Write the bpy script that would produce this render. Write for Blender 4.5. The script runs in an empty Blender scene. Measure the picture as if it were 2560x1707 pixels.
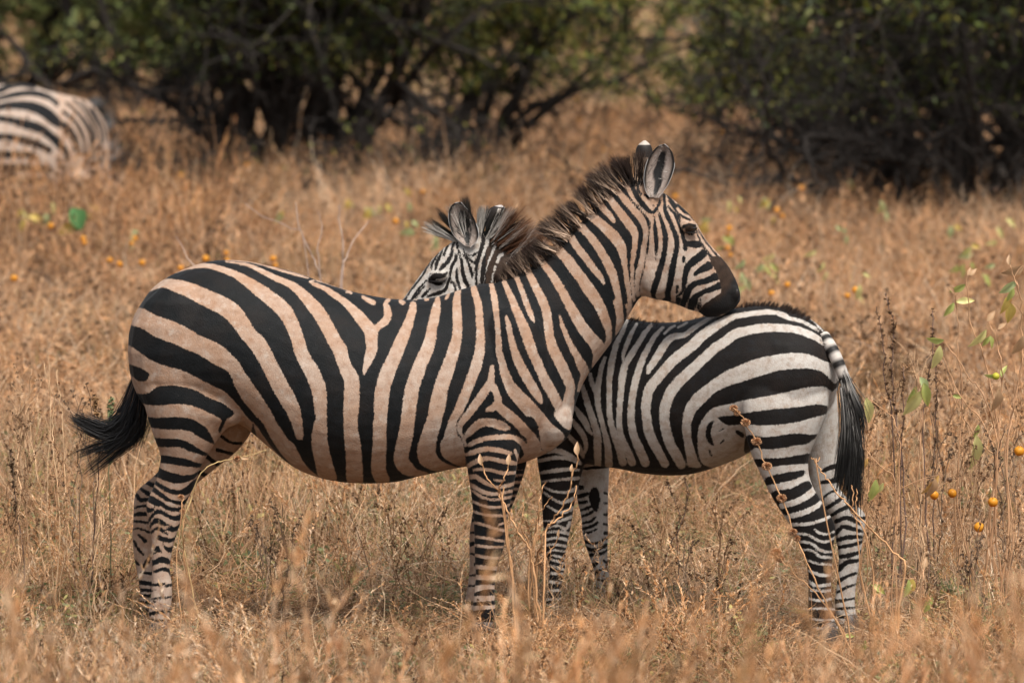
import bpy, math, random
import numpy as np
from mathutils import Vector, Matrix

scene = bpy.context.scene
C = scene.collection
PI = math.pi
rng = np.random.default_rng(11)
random.seed(5)

# ------------------------------------------------------------------ camera
CAM_D, CAM_H = 20.9, 2.69            # a long lens from a vehicle, 21 m away
FOC = 200.0 / 36.0 * 2560.0
HORIZON = -239.0
PITCH = math.atan((853.5 - HORIZON) / FOC)
cam_data = bpy.data.cameras.new('camera')
cam = bpy.data.objects.new('camera', cam_data)
C.objects.link(cam)
cam.location = (0, -CAM_D, CAM_H)
cam.rotation_euler = (PI / 2 - PITCH, 0, 0)
cam_data.lens = 200.0
cam_data.sensor_width = 36.0
cam_data.clip_start = 0.5
cam_data.clip_end = 3000.0
cam_data.dof.use_dof = True
cam_data.dof.focus_distance = 20.8
cam_data.dof.aperture_fstop = 4.2
cam_data.dof.aperture_blades = 0
scene.camera = cam

# ------------------------------------------------------------------ light: thin high overcast
SUN_EL, SUN_AZ = math.radians(62), math.radians(150)
world = bpy.data.worlds.new('World')
scene.world = world
world.use_nodes = True
wn = world.node_tree
wn.nodes.clear()
wsky = wn.nodes.new('ShaderNodeTexSky')
wsky.sky_type = 'NISHITA'
wsky.sun_disc = False
wsky.sun_elevation = SUN_EL
wsky.sun_rotation = SUN_AZ
wsky.dust_density = 4.0
wsky.air_density = 1.0
whs = wn.nodes.new('ShaderNodeHueSaturation')
whs.inputs['Saturation'].default_value = 0.30      # grey, veiled sky
wbg = wn.nodes.new('ShaderNodeBackground')
wbg.inputs['Strength'].default_value = 0.10
wout = wn.nodes.new('ShaderNodeOutputWorld')
wn.links.new(wsky.outputs[0], whs.inputs['Color'])
wn.links.new(whs.outputs[0], wbg.inputs['Color'])
wn.links.new(wbg.outputs[0], wout.inputs['Surface'])

sun_data = bpy.data.lights.new('sun', 'SUN')
sun_data.energy = 2.6
sun_data.angle = math.radians(20)
sun_data.color = (1.0, 0.93, 0.84)
sun = bpy.data.objects.new('sun', sun_data)
C.objects.link(sun)
sd = Vector((math.sin(SUN_AZ) * math.cos(SUN_EL), math.cos(SUN_AZ) * math.cos(SUN_EL), math.sin(SUN_EL)))
sun.rotation_euler = sd.to_track_quat('Z', 'Y').to_euler()
sun.location = sd * 40

scene.view_settings.view_transform = 'Standard'
scene.view_settings.look = 'None'
scene.view_settings.gamma = 1.0
scene.view_settings.exposure = 1.02
scene.render.engine = 'CYCLES'
scene.cycles.use_denoising = True
scene.cycles.max_bounces = 6
scene.cycles.transparent_max_bounces = 4
scene.cycles.use_adaptive_sampling = False

# ------------------------------------------------------------------ helpers
_cp, _sp = math.cos(PITCH), math.sin(PITCH)

def at(px, py, Y=0.0):
    """world point seen at photo pixel (px, py) on the plane y = Y"""
    a = (px - 1280.0) / FOC
    b = -(py - 853.5) / FOC
    dx, dy, dz = a, _cp + b * _sp, -_sp + b * _cp
    t = (Y + CAM_D) / dy
    return Vector((dx * t, Y, CAM_H + dz * t))

def side_map(P):
    """coat map: side elevation of an animal, in millimetre-like units"""
    x, y, z = P[:, 0], P[:, 1] + CAM_D, P[:, 2] - CAM_H
    zc = y * _cp - z * _sp
    return np.stack([1280.0 + FOC * x / zc, 853.5 - FOC * (y * _sp + z * _cp) / zc], 1)

VIEWS = {0: (0, 0, 1.0), 1: (300, 600, .27234), 2: (800, 600, .27234), 3: (300, 900, .27234), 4: (800, 850, .27234),
         5: (1400, 340, .30612), 6: (1000, 470, .1913), 7: (1360, 720, .27234), 8: (1740, 740, .30612),
         9: (0, 900, .40816), 10: (1120, 1040, .40816), 11: (1900, 1100, .3871), 12: (0, 150, .2551)}

def vx(v, x, y):
    ox, oy, k = VIEWS[v]
    return (ox + x * k, oy + y * k)

def ground_z(x, y):
    return (0.035 * np.sin(x * 0.9 + 0.4) * np.cos(y * 0.55) + 0.05 * np.sin(y * 0.21 + x * 0.13 + 1.0)) * np.clip((np.hypot(x * 0.8, y) - 1.2) / 3.0, 0, 1)

def tag(o, label=None, cat=None, group=None, kind=None):
    if label: o['label'] = label
    if cat: o['category'] = cat
    if group: o['group'] = group
    if kind: o['kind'] = kind
    return o

def empty(name, loc):
    o = bpy.data.objects.new(name, None)
    o.empty_display_size = 0.1
    C.objects.link(o)
    o.location = loc
    return o

def link_mesh(name, me, mat=None, parent=None, loc=None):
    o = bpy.data.objects.new(name, me)
    if mat is not None and len(me.materials) == 0:
        me.materials.append(mat)
    C.objects.link(o)
    if parent is not None:
        o.parent = parent
        o.location = -parent.location if loc is None else loc
    elif loc is not None:
        o.location = loc
    return o

def np_mesh(name, verts, faces, smooth=True, attrs=None):
    """verts (n,3); faces (m,k) int array or list of lists; attrs {name: (n,) or (n,3)}"""
    me = bpy.data.meshes.new(name)
    verts = np.asarray(verts, dtype=np.float32)
    if isinstance(faces, np.ndarray):
        m, k = faces.shape
        me.vertices.add(len(verts))
        me.vertices.foreach_set('co', verts.ravel())
        me.loops.add(m * k)
        me.loops.foreach_set('vertex_index', faces.astype(np.int32).ravel())
        me.polygons.add(m)
        me.polygons.foreach_set('loop_start', np.arange(m, dtype=np.int32) * k)
        me.update(calc_edges=True)
    else:
        me.from_pydata([tuple(v) for v in verts], [], faces)
    if smooth:
        me.polygons.foreach_set('use_smooth', np.ones(len(me.polygons), dtype=bool))
    for an, av in (attrs or {}).items():
        av = np.asarray(av, dtype=np.float32)
        if av.ndim == 1:
            a = me.attributes.new(an, 'FLOAT', 'POINT')
            a.data.foreach_set('value', av)
        else:
            a = me.attributes.new(an, 'FLOAT_COLOR', 'POINT')
            a.data.foreach_set('color', np.concatenate([av, np.ones((len(av), 1), np.float32)], 1).ravel())
    me.update()
    return me

class Buf:
    """collects quads with a colour per vertex"""
    def __init__(self):
        self.v, self.f, self.c, self.n = [], [], [], 0
    def add(self, v, f, c):
        v = np.asarray(v, float)
        self.v.append(v); self.f.append(np.asarray(f, int) + self.n)
        c = np.asarray(c, float)
        self.c.append(np.broadcast_to(c, (len(v), 3)) if c.ndim == 1 else c)
        self.n += len(v)
    def mesh(self, name, smooth=True):
        return np_mesh(name, np.concatenate(self.v), np.concatenate(self.f), smooth, {'col': np.concatenate(self.c)})

def unit(v):
    v = np.asarray(v, float)
    return v / np.maximum(np.linalg.norm(v, axis=-1, keepdims=True), 1e-9)

def ribbons(buf, P, width, col, taper=None, axis=None):
    """P (n,s,3) spines -> flat tapering strips; width (n,), col (n,3) or (n,s,3)"""
    n, s, _ = P.shape
    T = np.gradient(P, axis=1)
    if axis is None:
        axis = rng.normal(size=(n, 1, 3))
        axis = np.broadcast_to(axis, P.shape)
    S = unit(np.cross(T, axis))
    if taper is None:
        taper = np.linspace(1, 0.12, s)
    W = 0.5 * np.asarray(width).reshape(-1, 1, 1) * np.asarray(taper).reshape(1, s, 1)
    V = np.stack([P - S * W, P + S * W], 2).reshape(n, s * 2, 3)
    q = np.array([[2 * i, 2 * i + 1, 2 * i + 3, 2 * i + 2] for i in range(s - 1)])
    F = (q[None] + (np.arange(n) * s * 2)[:, None, None]).reshape(-1, 4)
    col = np.asarray(col, float)
    if col.ndim == 2:
        col = np.broadcast_to(col[:, None, :], (n, s, 3))
    cc = np.repeat(col, 2, axis=1).reshape(-1, 3)
    buf.add(V.reshape(-1, 3), F, cc)

def tube(buf, pts, radii, col, sides=6):
    pts = np.asarray(pts, float); n = len(pts)
    radii = np.broadcast_to(np.asarray(radii, float), (n,))
    T = unit(np.gradient(pts, axis=0))
    ref = np.array([0.31, 0.87, 0.2]) if abs(T[:, 2]).mean() > .6 else np.array([0.1, 0.2, 1.0])
    A = unit(np.cross(T, ref)); B = np.cross(T, A)
    ang = np.arange(sides) / sides * 2 * PI
    V = pts[:, None] + radii[:, None, None] * (np.cos(ang)[None, :, None] * A[:, None] + np.sin(ang)[None, :, None] * B[:, None])
    F = [[i * sides + j, i * sides + (j + 1) % sides, (i + 1) * sides + (j + 1) % sides, (i + 1) * sides + j]
         for i in range(n - 1) for j in range(sides)]
    buf.add(V.reshape(-1, 3), F, col)

def catmull(P, sub, closed=False):
    P = np.asarray(P, float); n = len(P)
    if n < 3 and not closed:
        t = np.linspace(0, 1, sub + 1)[:, None]
        return P[0] * (1 - t) + P[-1] * t
    idx = range(n) if closed else range(n - 1)
    out = []
    for i in idx:
        if closed:
            p0, p1, p2, p3 = P[(i - 1) % n], P[i], P[(i + 1) % n], P[(i + 2) % n]
        else:
            p0, p1, p2, p3 = P[max(i - 1, 0)], P[i], P[i + 1], P[min(i + 2, n - 1)]
        for k in range(sub):
            t = k / sub
            out.append(0.5 * (2 * p1 + (p2 - p0) * t + (2 * p0 - 5 * p1 + 4 * p2 - p3) * t * t + (3 * p1 - p0 - 3 * p2 + p3) * t ** 3))
    if not closed:
        out.append(P[-1])
    return np.array(out)

# ------------------------------------------------------------------ materials
class NT:
    def __init__(self, name):
        self.mat = bpy.data.materials.new(name)
        self.mat.use_nodes = True
        self.t = self.mat.node_tree
        self.t.nodes.clear()
        self.out = self.t.nodes.new('ShaderNodeOutputMaterial')
    def n(self, typ, **kw):
        nd = self.t.nodes.new(typ)
        for k, v in kw.items():
            if k == 'ins':
                for a, b in v.items():
                    if hasattr(b, 'is_output'):
                        self.t.links.new(b, nd.inputs[a])
                    else:
                        nd.inputs[a].default_value = b
            else:
                setattr(nd, k, v)
        return nd
    def math(self, op, a, b=None, c=None, clamp=False):
        nd = self.n('ShaderNodeMath', operation=op, use_clamp=clamp)
        for i, x in enumerate((a, b, c)):
            if x is None: continue
            if hasattr(x, 'is_output'): self.t.links.new(x, nd.inputs[i])
            else: nd.inputs[i].default_value = x
        return nd.outputs[0]
    def mix(self, fac, a, b, blend='MIX'):
        nd = self.n('ShaderNodeMix', data_type='RGBA', blend_type=blend)
        for i, x in ((0, fac), (6, a), (7, b)):
            if hasattr(x, 'is_output'): self.t.links.new(x, nd.inputs[i])
            else: nd.inputs[i].default_value = x if i == 0 else (*x, 1.0)[:4]
        return nd.outputs[2]
    def noise(self, scale, detail=3, vec=None, rough=.55):
        nd = self.n('ShaderNodeTexNoise', ins={'Scale': scale, 'Detail': detail, 'Roughness': rough})
        if vec is not None: self.t.links.new(vec, nd.inputs['Vector'])
        return nd
    def remap(self, x, a, b, c=0.0, d=1.0, smooth=False):
        nd = self.n('ShaderNodeMapRange', interpolation_type='SMOOTHSTEP' if smooth else 'LINEAR')
        self.t.links.new(x, nd.inputs['Value'])
        for k, v in (('From Min', a), ('From Max', b), ('To Min', c), ('To Max', d)): nd.inputs[k].default_value = v
        return nd.outputs['Result']

def bark_like(name, base, dark, scale=30):
    m = NT(name)
    geo = m.n('ShaderNodeNewGeometry')
    nz = m.noise(scale, 5, geo.outputs['Position'])
    col = m.mix(m.remap(nz.outputs['Fac'], .3, .7), dark, base)
    bp = m.n('ShaderNodeBump', ins={'Strength': .5, 'Distance': .01, 'Height': nz.outputs['Fac']})
    b = m.n('ShaderNodeBsdfPrincipled', ins={'Base Color': col, 'Roughness': .9, 'Normal': bp.outputs[0], 'Specular IOR Level': .15})
    m.t.links.new(b.outputs[0], m.out.inputs[0])
    return m.mat

def leafy(name, transl=.3, rough=.7, rnd=.35, patch=None, spec=.25):
    """plant matter: colour stored per vertex, a random shade per plant"""
    m = NT(name)
    at_ = m.n('ShaderNodeAttribute', attribute_name='col')
    oi = m.n('ShaderNodeObjectInfo')
    geo = m.n('ShaderNodeNewGeometry')
    val = m.remap(oi.outputs['Random'], 0, 1, 1 - rnd, 1 + rnd)
    col = at_.outputs['Color']
    if patch:
        nz = m.noise(patch[0], 3, geo.outputs['Position'])
        col = m.mix(m.remap(nz.outputs['Fac'], .38, .62), col, m.mix(1.0, col, patch[1], 'MULTIPLY'))
        n2 = m.noise(patch[0] * 2.7, 4, geo.outputs['Position'], .65)
        col = m.mix(m.remap(n2.outputs['Fac'], .54, .68, 0, .8), col, m.mix(1.0, col, patch[2], 'MULTIPLY'))
        col = m.mix(m.remap(n2.outputs['Fac'], .46, .34, 0, .8), col, m.mix(1.0, col, patch[3], 'MULTIPLY'))
    hs = m.n('ShaderNodeHueSaturation', ins={'Color': col, 'Value': val})
    d = m.n('ShaderNodeBsdfPrincipled', ins={'Base Color': hs.outputs[0], 'Roughness': rough, 'Specular IOR Level': spec})
    t = m.n('ShaderNodeBsdfTranslucent', ins={'Color': hs.outputs[0]})
    mx = m.n('ShaderNodeMixShader', ins={0: transl})
    m.t.links.new(d.outputs[0], mx.inputs[1]); m.t.links.new(t.outputs[0], mx.inputs[2])
    m.t.links.new(mx.outputs[0], m.out.inputs[0])
    return m.mat

M_GRASS = leafy('dry_grass_blades', .42, .75, .25, (0.35, (.88, .76, .64), (1.20, 1.14, .98), (.56, .58, .50)))
M_HERB = leafy('green_herb_leaves', .3, .65, .3)
M_LEAF = leafy('plant_leaves', .3, .5, .0, spec=.4)
M_STEM = leafy('plant_stems', .0, .8, .0)
M_CROWN = leafy('thorn_bush_leaves', .3, .6, .0)
M_HAIR = leafy('coat_hair', .12, .6, .0, spec=.3)
M_BARK = bark_like('thorn_bush_bark', (.040, .033, .029), (.010, .009, .008))
# ------------------------------------------------------------------ ground
def build_ground():
    def axis(a, b, near):
        return np.unique(np.round(np.concatenate([np.arange(-near, near + .01, .5), np.linspace(-60, 60, 41), np.linspace(a, b, 15)]), 3))
    xs, ys = axis(-900, 900, 12), axis(-60, 1500, 30)
    X, Y = np.meshgrid(xs, ys)
    V = np.stack([X, Y, ground_z(X, Y)], 2).reshape(-1, 3)
    nx = len(xs)
    F = np.array([[j * nx + i, j * nx + i + 1, (j + 1) * nx + i + 1, (j + 1) * nx + i] for j in range(len(ys) - 1) for i in range(nx - 1)])
    m = NT('dry_earth_and_litter')
    geo = m.n('ShaderNodeNewGeometry')
    n1 = m.noise(45, 6, geo.outputs['Position'], .7)
    n2 = m.noise(.6, 3, geo.outputs['Position'])
    n3 = m.noise(.05, 3, geo.outputs['Position'])
    c1 = m.mix(m.remap(n1.outputs['Fac'], .3, .7), (.035, .021, .013), (.21, .125, .068))
    c2 = m.mix(m.remap(n2.outputs['Fac'], .4, .65), c1, (.10, .058, .032))
    sep = m.n('ShaderNodeSeparateXYZ', ins={0: geo.outputs['Position']})
    far = m.math('MULTIPLY', m.remap(sep.outputs['Y'], 38, 60), m.remap(n3.outputs['Fac'], .3, .6))
    c3 = m.mix(far, c2, (.36, .29, .16))
    bp = m.n('ShaderNodeBump', ins={'Strength': .8, 'Distance': .03, 'Height': n1.outputs['Fac']})
    b = m.n('ShaderNodeBsdfPrincipled', ins={'Base Color': c3, 'Roughness': .95, 'Specular IOR Level': .1, 'Normal': bp.outputs[0]})
    m.t.links.new(b.outputs[0], m.out.inputs[0])
    o = link_mesh('ground', np_mesh('ground', V, F), m.mat)
    tag(o, 'bare reddish brown savanna earth under the dry grass', 'ground', kind='structure')
build_ground()
# ------------------------------------------------------------------ grass: uncountable, three sheets of tufts
def blade_field(buf, n, R, hmin, hmax, w, lean, palette, curl=.5, segs=5, flat=0.0, base_dark=.7):
    """n blades rooted within radius R"""
    a = rng.random(n) * 2 * PI; r = R * np.sqrt(rng.random(n))
    root = np.stack([r * np.cos(a), r * np.sin(a), np.zeros(n)], 1)
    h = hmin + (hmax - hmin) * rng.random(n) ** 1.2
    az = rng.random(n) * 2 * PI
    dirh = np.stack([np.cos(az), np.sin(az), np.zeros(n)], 1)
    l0 = lean * rng.random(n)
    cu = curl * (rng.random(n) - .15)
    t = np.linspace(0, 1, segs)
    ang = (l0[:, None] + cu[:, None] * t[None] * 1.6 + flat)
    step = (h / (segs - 1))[:, None]
    dx = np.cumsum(np.concatenate([np.zeros((n, 1)), np.sin(ang[:, 1:]) * step], 1), 1)
    dz = np.cumsum(np.concatenate([np.zeros((n, 1)), np.cos(ang[:, 1:]) * step], 1), 1)
    wig = np.cumsum(rng.normal(size=(n, segs, 3)) * (h * .028)[:, None, None], 1); wig[:, 0] = 0
    P = root[:, None] + dirh[:, None] * dx[..., None] + np.array([0, 0, 1.0]) * dz[..., None] + wig
    if flat:
        P[..., 2] = np.abs(P[..., 2]) + .01 + rng.random((n, 1)) * .10
    pal = np.asarray(palette)
    c = pal[rng.integers(0, len(pal), n)] * (.5 + .85 * rng.random((n, 1)))
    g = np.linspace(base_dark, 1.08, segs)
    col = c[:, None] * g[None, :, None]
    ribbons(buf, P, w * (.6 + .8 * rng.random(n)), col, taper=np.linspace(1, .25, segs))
    return P

STRAW = [(.62, .40, .245), (.54, .335, .195), (.70, .48, .31), (.44, .26, .145), (.66, .45, .29), (.30, .18, .10)]
PALE = [(.76, .60, .44), (.70, .53, .37), (.72, .61, .48)]
BROWN = [(.15, .085, .048), (.24, .135, .072), (.10, .062, .042)]
GREEN = [(.16, .19, .06), (.26, .26, .095), (.14, .17, .075)]
RUST = [(.58, .345, .175), (.45, .25, .125), (.66, .43, .245)]

def seed_heads(buf, P, idx, pal, size, dens, spread):
    for k in idx:
        tip = P[k]
        n = dens
        u = rng.random(n) * .42 + .58
        j = np.clip((u * (len(tip) - 1)).astype(int), 0, len(tip) - 2); f = u * (len(tip) - 1) - j
        r = tip[j] * (1 - f[:, None]) + tip[j + 1] * f[:, None]
        d = unit(tip[-1] - tip[-3]) + rng.normal(size=(n, 3)) * spread
        L = size * (.6 + .8 * rng.random(n))
        pal_ = np.asarray(pal)
        c = pal_[rng.integers(0, len(pal_), n)] * (.75 + .5 * rng.random((n, 1)))
        t = np.linspace(0, 1, 3)
        Q = r[:, None] + unit(d)[:, None] * (L[:, None] * t[None])[..., None]
        ribbons(buf, Q, np.full(n, size * .22), c, taper=[.6, 1, .3])

def burrs(buf, pts, r, col, n=8):
    """small rough seed clusters"""
    for p in pts:
        d = unit(rng.normal(size=(n, 3)))
        Q = np.stack([p + d * r * .1, p + d * r * (.6 + .6 * rng.random((n, 1)))], 1)
        ribbons(buf, Q, np.full(n, r * .8), np.asarray(col) * (.6 + .8 * rng.random((n, 1))), taper=[1, .5])

def tuft_dry(i):
    b = Buf()
    blade_field(b, 40, .13, .16, .50, .0034, .85, STRAW, .9, 6)
    blade_field(b, 12, .16, .12, .40, .0034, .95, PALE, .9, 6)
    blade_field(b, 9, .14, .10, .32, .0036, .8, BROWN, .8)
    return b
def tuft_thatch(i):
    b = Buf()
    blade_field(b, 34, .22, .12, .42, .0033, .5, STRAW, .5, 5, 1.15, .85)
    blade_field(b, 14, .22, .10, .40, .0032, .5, PALE, .5, 5, 1.1, .9)
    blade_field(b, 16, .22, .08, .30, .0036, .5, BROWN, .6, 5, 1.1, .9)
    blade_field(b, 12, .20, .06, .24, .004, .9, RUST, .9, 5)
    return b
def tuft_seed(i):
    b = Buf()
    P = blade_field(b, 9, .12, .38, .66, .0024, .45, RUST + PALE, .45, 7)
    seed_heads(b, P, range(9), RUST + PALE[:1], .020, 40, .35)
    blade_field(b, 26, .12, .12, .38, .0034, .8, STRAW, .8)
    return b
def tuft_spike(i):
    b = Buf()
    P = blade_field(b, 4, .10, .30, .62, .005, .35, BROWN, .3, 7, base_dark=1)
    for k in range(4):
        u = np.sort(rng.random(14)) * 5.4 + .5
        j = np.minimum(u.astype(int), 5); f = (u - j)[:, None]
        burrs(b, P[k][j] * (1 - f) + P[k][j + 1] * f, .009, BROWN[k % 3], 7)
    blade_field(b, 18, .12, .10, .30, .0034, .8, STRAW, .8)
    return b
def tuft_herb(i):
    b = Buf()
    n = 46
    a = rng.random(n) * 2 * PI; r = .13 * np.sqrt(rng.random(n))
    root = np.stack([r * np.cos(a), r * np.sin(a), .03 + .16 * rng.random(n)], 1)
    d = unit(rng.normal(size=(n, 3)) + np.array([0, 0, .4]))
    t = np.linspace(0, 1, 4)
    P = root[:, None] + d[:, None] * (.03 * (.6 + .8 * rng.random(n)))[:, None, None] * t[None, :, None]
    pal = np.array([(.17, .21, .10), (.21, .25, .13), (.28, .30, .17), (.15, .19, .12), (.34, .31, .13)])
    ribbons(b, P, np.full(n, .014), pal[rng.integers(0, 5, n)] * (.7 + .6 * rng.random((n, 1))), taper=[.3, 1, .9, .15])
    blade_field(b, 10, .12, .08, .24, .003, .5, GREEN, .5)
    blade_field(b, 16, .14, .10, .28, .004, .8, STRAW, .8)
    return b
def tuft_greengrass(i):
    b = Buf()
    blade_field(b, 22, .08, .14, .38, .005, .5, GREEN, .6)
    blade_field(b, 20, .12, .14, .36, .004, .7, STRAW, .8)
    return b
def tuft_plume(i):
    b = Buf()
    P = blade_field(b, 6, .10, .55, .75, .0034, .55, RUST + STRAW[:3], .75, 9)
    seed_heads(b, P, range(6), RUST + STRAW[:2] + PALE[:1], .024, 70, .38)
    P = blade_field(b, 2, .10, .40, .60, .006, .45, BROWN, .3, 7, base_dark=1)
    for k in range(2):
        burrs(b, P[k][2:], .016, BROWN[1], 9)
    return b
def tuft_stalk(i):
    """long bare arching straws lying over the rest"""
    b = Buf()
    blade_field(b, 9, .22, .30, .65, .0036, .95, STRAW[:3] + PALE, .8, 8, base_dark=.95)
    blade_field(b, 3, .22, .25, .60, .0042, .9, BROWN, .4, 6, base_dark=1)
    return b
def tuft_pompon(i):
    """weed with round dry flower heads"""
    b = Buf()
    P = blade_field(b, 5, .10, .30, .70, .004, .45, STRAW[:3], .3, 7)
    for k in range(5):
        burrs(b, [P[k][-1]], .022, RUST[2], 26)
        burrs(b, P[k][4:5], .010, RUST[1], 8)
    blade_field(b, 16, .12, .12, .3, .004, .8, STRAW, .8)
    return b
def far_dry(i):
    b = Buf()
    P = blade_field(b, 48, .30, .35, .90, .009, .85, STRAW + PALE + RUST, 1.1, 7)
    blade_field(b, 12, .30, .30, .80, .008, .7, PALE, .9, 6)
    seed_heads(b, P, range(0, 48, 8), RUST + STRAW[:3], .05, 6, .4)
    return b
def far_rust(i):
    b = Buf()
    P = blade_field(b, 46, .30, .40, .90, .008, .75, RUST + STRAW[:3] + PALE[:1], 1.0, 7)
    seed_heads(b, P, range(0, 46, 3), RUST + STRAW[:2], .05, 9, .4)
    return b
def far_stalk(i):
    b = Buf()
    blade_field(b, 14, .34, .55, 1.15, .007, .95, PALE + STRAW[:3], 1.0, 9, base_dark=.95)
    P = blade_field(b, 4, .34, .5, 1.0, .008, .5, BROWN, .4, 7, base_dark=1)
    for k in range(4):
        burrs(b, P[k][4:], .022, BROWN[k % 3], 6)
    blade_field(b, 26, .34, .3, .7, .009, .7, STRAW, .9, 6)
    return b
def far_brown(i):
    b = Buf()
    P = blade_field(b, 30, .30, .35, .85, .011, .35, BROWN + STRAW[3:4], .35, 6)
    for k in range(0, 30, 2):
        burrs(b, P[k][2:], .026, BROWN[k % 3], 6)
    blade_field(b, 30, .30, .25, .65, .009, .5, STRAW, .6, 4)
    return b
def far_green(i):
    b = Buf()
    blade_field(b, 60, .36, .20, .60, .012, .5, GREEN + [(.24, .21, .09)], .6, 5)
    blade_field(b, 40, .36, .25, .7, .01, .5, STRAW, .6, 4)
    return b

def tuft_library(kinds, tag_):
    col = bpy.data.collections.new(tag_)
    i = 0
    starts = []
    for fn, n in kinds:
        starts.append((i, n))
        for k in range(n):
            b = fn(k)
            me = b.mesh('tuft', False)
            me.materials.append(M_GRASS)
            ob = bpy.data.objects.new('%s_%03d' % (tag_, i), me)
            col.objects.link(ob)
            i += 1
    return col, starts

def scatter(name, label, cat, col, pts, rot, scl, idx):
    """one object of instanced tufts (geometry nodes)"""
    me = bpy.data.meshes.new(name)
    me.from_pydata(pts.tolist(), [], [])
    a = me.attributes.new('rot', 'FLOAT_VECTOR', 'POINT'); a.data.foreach_set('vector', rot.astype(np.float32).ravel())
    a = me.attributes.new('scl', 'FLOAT_VECTOR', 'POINT'); a.data.foreach_set('vector', scl.astype(np.float32).ravel())
    a = me.attributes.new('idx', 'INT', 'POINT'); a.data.foreach_set('value', idx.astype(np.int32))
    me.materials.append(M_GRASS)
    ob = bpy.data.objects.new(name, me)
    C.objects.link(ob)
    ng = bpy.data.node_groups.new(name, 'GeometryNodeTree')
    ng.interface.new_socket('Geometry', in_out='INPUT', socket_type='NodeSocketGeometry')
    ng.interface.new_socket('Geometry', in_out='OUTPUT', socket_type='NodeSocketGeometry')
    N = ng.nodes
    gi, go = N.new('NodeGroupInput'), N.new('NodeGroupOutput')
    ci = N.new('GeometryNodeCollectionInfo'); ci.inputs['Collection'].default_value = col
    ci.inputs['Separate Children'].default_value = True; ci.inputs['Reset Children'].default_value = True
    iop = N.new('GeometryNodeInstanceOnPoints'); iop.inputs['Pick Instance'].default_value = True
    def named(nm, ty):
        nd = N.new('GeometryNodeInputNamedAttribute'); nd.data_type = ty; nd.inputs['Name'].default_value = nm
        return nd.outputs['Attribute']
    e2r = N.new('FunctionNodeEulerToRotation')
    ng.links.new(named('rot', 'FLOAT_VECTOR'), e2r.inputs[0])
    ng.links.new(gi.outputs[0], iop.inputs['Points'])
    ng.links.new(ci.outputs[0], iop.inputs['Instance'])
    ng.links.new(e2r.outputs[0], iop.inputs['Rotation'])
    ng.links.new(named('scl', 'FLOAT_VECTOR'), iop.inputs['Scale'])
    ng.links.new(named('idx', 'INT'), iop.inputs['Instance Index'])
    ng.links.new(iop.outputs[0], go.inputs[0])
    md = ob.modifiers.new('tufts', 'NODES'); md.node_group = ng
    tag(ob, label, cat, kind='stuff')
    return ob

def lowfreq(x, y, s, ph):
    return np.sin(x * s + ph) * np.cos(y * s * .7 + ph * 1.7) + .6 * np.sin(x * s * 2.1 + y * s * 1.3 + ph * 2.3)

def sheet(n, d0, d1, margin=1.16, power=1.0):
    """random ground points in the wedge of savanna between two distances"""
    u = rng.random(n)
    d = np.sqrt(d0 ** 2 + (d1 ** 2 - d0 ** 2) * u ** power)
    x = (rng.random(n) - .5) * .18 * d * margin + 0 * d
    y = d - CAM_D
    return np.stack([x, y, ground_z(x, y)], 1)

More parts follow.
